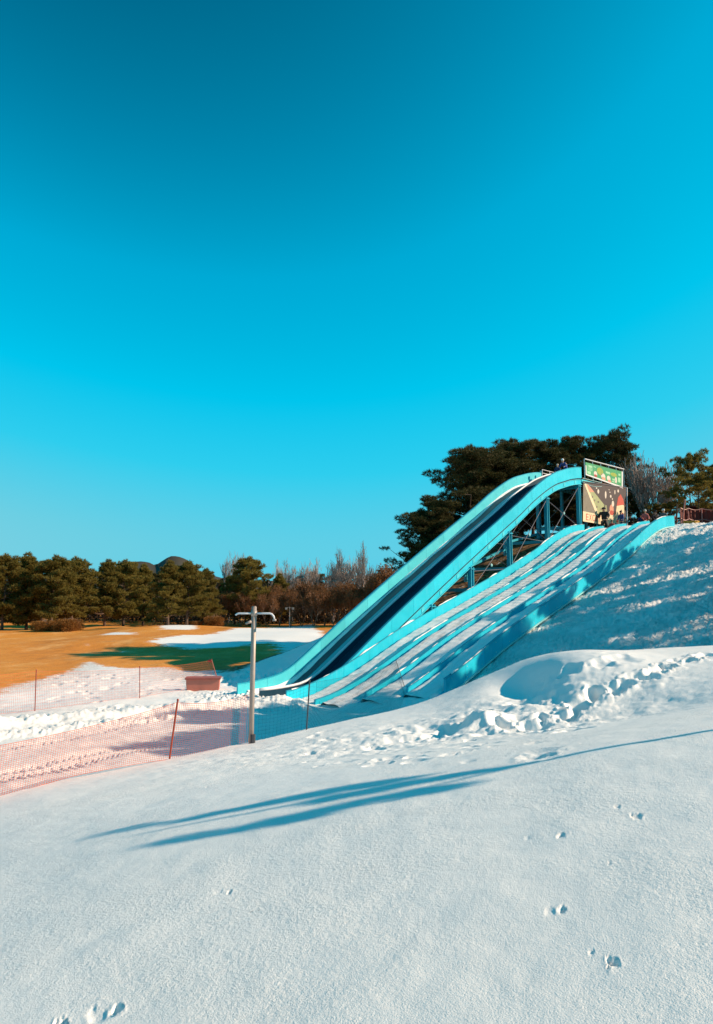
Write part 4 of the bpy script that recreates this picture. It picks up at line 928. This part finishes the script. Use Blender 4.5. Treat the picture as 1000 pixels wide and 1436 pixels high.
ORD = ['leftmost', 'second', 'third', 'fourth', 'fifth', 'sixth', 'seventh', 'eighth', 'ninth', 'tenth', 'eleventh', 'twelfth', 'thirteenth', 'fourteenth', 'fifteenth', 'sixteenth', 'seventeenth', 'eighteenth', 'nineteenth', 'twentieth', 'twenty-first', 'twenty-second', 'twenty-third', 'twenty-fourth', 'twenty-fifth', 'twenty-sixth', 'twenty-seventh', 'twenty-eighth', 'twenty-ninth', 'thirtieth']
def ordinal(i): return ORD[i] + ('' if i == 0 else ' from the left')
def tree(key, x, y, H, label, cat='tree', name='pine_tree', group=None, rz=0.0, wide=1.0, sink=0.0):
    tm, cm, hg = PR[key]; k = H/hg; r = empty(name, (x, y, gz(x, y) - sink), rz, label=label, cat=cat, group=group)
    for nm, me in (('trunk', tm), ('crown', cm)):
        if me is None: continue
        o = link(nm if cm is not None else 'branches', me, r); o.scale = (k*wide, k*wide, k)
    return r
def tree_px(key, u, vtop, y, label, **kw):
    q = ray(u, vtop); q = q/q[1]; x = q[0]*y; H = q[2]*y - gz(x, y); return tree(key, x, y, H, label, **kw)
rt_ = random.Random(99)
# pines along the fairway, left
for i, (u, v, y) in enumerate(((-28,784,106),(8,779,104),(42,777,108),(76,776,105),(104,783,110),(150,786,118),(176,781,120),(203,792,124),(238,787,101),(264,783,103),(292,798,112),(330,806,122),(352,777,118),(392,804,125))):
    tree_px('pine%d' % ((i*3 + i//4) % 4), u, v + (4 if i % 3 else 9), y, 'olive green pine beyond the fairway, ' + ordinal(i) + ' in its row', group='pines beyond the fairway', rz=rt_.uniform(0, 6), wide=rt_.uniform(.85, 1.15))
# dark evergreens behind them
for i, (u, v, y) in enumerate(((-10,790,128),(28,789,132),(62,790,130),(95,792,134),(128,803,138),(160,798,136),(188,800,140),(222,803,138),(280,806,134),(312,812,140),(345,808,142),(375,815,138),(420,808,150),(445,804,152),(475,803,150),(505,806,153),(532,806,150),(562,808,150))):
    tree_px('hillpine%d' % (i % 3), u, v, y, 'dark evergreen at the back of the far wood, ' + ordinal(i) , group='dark evergreens of the far wood', rz=rt_.uniform(0, 6), wide=rt_.uniform(.8, 1.1))
# bare trees standing above the wood
for i, (u, v, y) in enumerate(((322,772,128),(396,784,130),(412,782,134),(428,786,131),(445,780,128),(466,764,124),(482,778,130),(501,757,122),(520,786,130))):
    tree_px('bare%d' % (i % 3), u, v, y, 'leafless tree rising above the brown wood, ' + ordinal(i), name='bare_tree', group='leafless trees above the brown wood', rz=rt_.uniform(0, 6), wide=.8)
# low russet trees with dead leaves
for i, (u, v, y) in enumerate(((300,838,120),(318,830,118),(338,834,116),(358,826,120),(376,832,114),(392,822,118),(408,830,116),(424,816,120),(440,828,114),(455,820,118),(470,829,115),(486,818,118),(502,827,113),(518,812,117),(534,824,112),(546,798,114),(562,790,112),(580,796,114))):
    tree_px('brown%d' % (i % 2), u, v, y, 'low brown tree with withered leaves, ' + ordinal(i) + ' along the wood edge', name='brown_tree', group='low brown trees at the wood edge', rz=rt_.uniform(0, 6), wide=rt_.uniform(.8, 1.15))
for u, v, y, lab in ((66,866,99,'russet rounded bush at the foot of the left pines'), (97,863,98,'larger russet bush right of the first one by the pines'), (300,860,104,'russet bush before the wood, left of the pipe stand'), (272,868,112,'small russet bush behind the lone pines')):
    tree_px('shrub', u, v, y, lab, cat='bush', name='russet_bush', group='russet bushes', rz=rt_.uniform(0, 6), wide=1.25)
# pines on the hill behind the slides
for key, u, v, y, lab, w in (('hillpine0', 652, 628, 60, 'broad dark pine spreading left of the tall slide', 1.1), ('hillpine1', 612, 700, 57, 'lower dark pine hugging the left side of the tall slide', 1.05), ('hillpine0', 588, 716, 56.5, 'lowest dark pine at the left foot of the hill canopy', 1.0), ('hillpine1', 728, 620, 66, 'dark pine behind the crest of the tall slide', 1.1), ('hillpine2', 700, 640, 62, 'dark pine between the broad pine and the slide crest', 1.2),
                             ('hillpine1', 788, 616, 68, 'dark pine behind the platform railing', 1.1), ('hillpine0', 858, 607, 70, 'tall dark pine behind the green sign', .82), ('hillpine2', 893, 660, 66, 'lower pine just right of the banner', .42), ('hillpine1', 762, 628, 67, 'dark pine filling the canopy left of the platform', .95), ('hillpine1', 826, 624, 69, 'dark pine filling the canopy behind the platform', .9), ('hillpine1', 686, 634, 63, 'dark pine rising just right of the broad pine', 1.0), ('hillpine2', 745, 668, 60, 'dark pine seen between the slide posts', 1.3), ('hillpine1', 800, 680, 63, 'dark pine low behind the platform posts', 1.2)):
    tree_px(key, u, v, y, lab, group='pines on the hill', rz=rt_.uniform(0, 6), wide=w)
tree_px('fan', 915, 630, 64, 'leafless fan-shaped tree behind the people on the hilltop', name='bare_tree', rz=.4, wide=1.0)
tree_px('smallpine', 977, 664, 56.5, 'small pine with thin trunk beside the hilltop fence', group='pines on the hill', rz=1.0, wide=1.1)
tree_px('smallpine', 966, 634, 60, 'slim ragged pine poking up behind the small hilltop pine', group='pines on the hill', rz=2.2, wide=.62)
tree_px('hillpine2', 1012, 652, 62, 'pine cut by the right edge of the photo', group='pines on the hill', rz=3.0, wide=.9)
for u, v, y, lab in ((921,706,60,'dark bush behind the black-clad people'), (938,703,61,'dark bush left of the leaning poles')):
    tree_px('smallpine', u, v, y, lab, cat='bush', name='dark_bush', rz=u, wide=1.0)
# the wood off to the right that shades the hillside
for i, (x, y, H, key) in enumerate(((17.0,19.4,8.4,'hillpine2'),(19.0,21.4,9.2,'hillpine2'),(20.5,23.6,10.0,'hillpine2'),(23.5,20.6,9.6,'hillpine2'),(21.5,25.8,10.8,'hillpine2'),(25.0,24.4,10.4,'hillpine1'),(23.0,28.4,9.6,'hillpine2'),(27.5,27.6,9.4,'hillpine0'),(25.0,32.4,6.4,'hillpine1'),(28.6,36.4,6.4,'hillpine2'),(32.0,33.4,7.6,'hillpine1'),(27.6,40.0,5.2,'hillpine2'),(29.5,42.6,5.0,'hillpine2'),(32.5,45.6,5.2,'hillpine2'),(20.4,20.6,9.4,'pine3'),(22.6,24.4,10.4,'pine1'))):
    tree(key, x, y, H, 'pine of the wood on the hillside right of the photo, number ' + ['one','two','three','four','five','six','seven','eight','nine','ten','eleven','twelve','thirteen','fourteen','fifteen','sixteen'][i], group='wood right of the frame', rz=rt_.uniform(0, 6), wide=.9)
# a slender young pine whose shadow lies across the foreground
rgp = random.Random(5); sx, sy = 8.2, 6.25; m = MB(); zt = -2.1 + .532*10.3 - gz(sx, sy)
m.tube([(0,0,-.3),(.02,.05,zt*.4),(-.05,0,zt*.8),(0,.0,zt)], [.055,.045,.04,.015], 7); pads = []
for yy, z0, z1, w_ in ((-.46, zt-.80, zt-.25, .12), (.34, zt-.85, zt-.08, .11), (-.02, zt-.9, zt-.6, .06)):
    m.tube([(0,0,z0-.35),(rgp.uniform(-.2,.2),yy*.6,z0),(rgp.uniform(-.3,.3),yy,z1)], [.03,.02,.01], 4)
    for k in range(6): pads.append((rgp.uniform(-.14,.14), yy + rgp.uniform(-.08,.08), z0 + (z1-z0)*k/5, w_*1.2, w_*.7, .09, 1.0))
cm = needles(pads, 520, 8, .13, .028, 5); proto('young', m, cm, M['wood'], M['needle_dark'])
yp = empty('pine_tree', (sx, sy, gz(sx, sy)), label='slender young pine right of the photo casting the long foreground shadow', cat='tree')
link('trunk', PR['young'][0], yp); link('crown', PR['young'][1], yp)

# the depth of the far wood: undergrowth that reads as one dark mass
gw = random.Random(17); wp = []
for k in range(520):
    f = gw.random(); x = -125 + 190*f; y = 136 + gw.uniform(-6, 16) - 8*(x > -35); hgt = gw.uniform(3.0, 7.5); z0 = float(base(x, y))
    for q in range(3): wp.append((x + gw.uniform(-1, 1), y + gw.uniform(-1, 1), z0 + hgt*(q+.3)/3, 1.6, 1.6, 1.3, 1.0))
o = link('far_wood', needles(wp, 30000, 4, .75, .22, 17, .6), mat=M['deadwood']); tag(o, 'dark brown undergrowth filling the far wood behind the fairway', 'undergrowth', kind='stuff')

# ------------------------------------------------------------------ far hills
def hills():
    m = MB(); Y = 1500.0; us = np.arange(-900, 1900, 6.0)
    prof = pchip([-900,-200,60,150,190,205,222,232,246,262,285,330,420,520,700,1000,1900],[818,815,808,800,789,791,794,785,782,788,803,812,816,818,815,812,818])
    rows = 7
    for r_ in range(rows):
        f = r_/(rows-1); yy = Y + 260*math.sin(f*math.pi/2)
        for u in us:
            top = at(u, float(prof(u)), Y + 260)[2]; x = (u-500)/FPX*Y; z = -12 + (top+12)*math.sin(f*math.pi/2)**1.0 + 9*float(vn(x*.02, f*4.0, 7))*f + 4*float(vn(x*.09, f*9.0, 9))*f
            m.v.append((x*(yy/Y), yy, z))
    n = len(us)
    for r_ in range(rows-1):
        for i in range(n-1): m.f.append((r_*n+i, r_*n+i+1, (r_+1)*n+i+1, (r_+1)*n+i))
    for i in range(n): p = m.v[(rows-1)*n+i]; m.v.append((p[0], p[1]+400, -12))
    for i in range(n-1): m.f.append(((rows-1)*n+i, (rows-1)*n+i+1, rows*n+i+1, rows*n+i))
    o = m.build('hills', M['hill'], None, True); o['kind'] = 'structure'
hills()
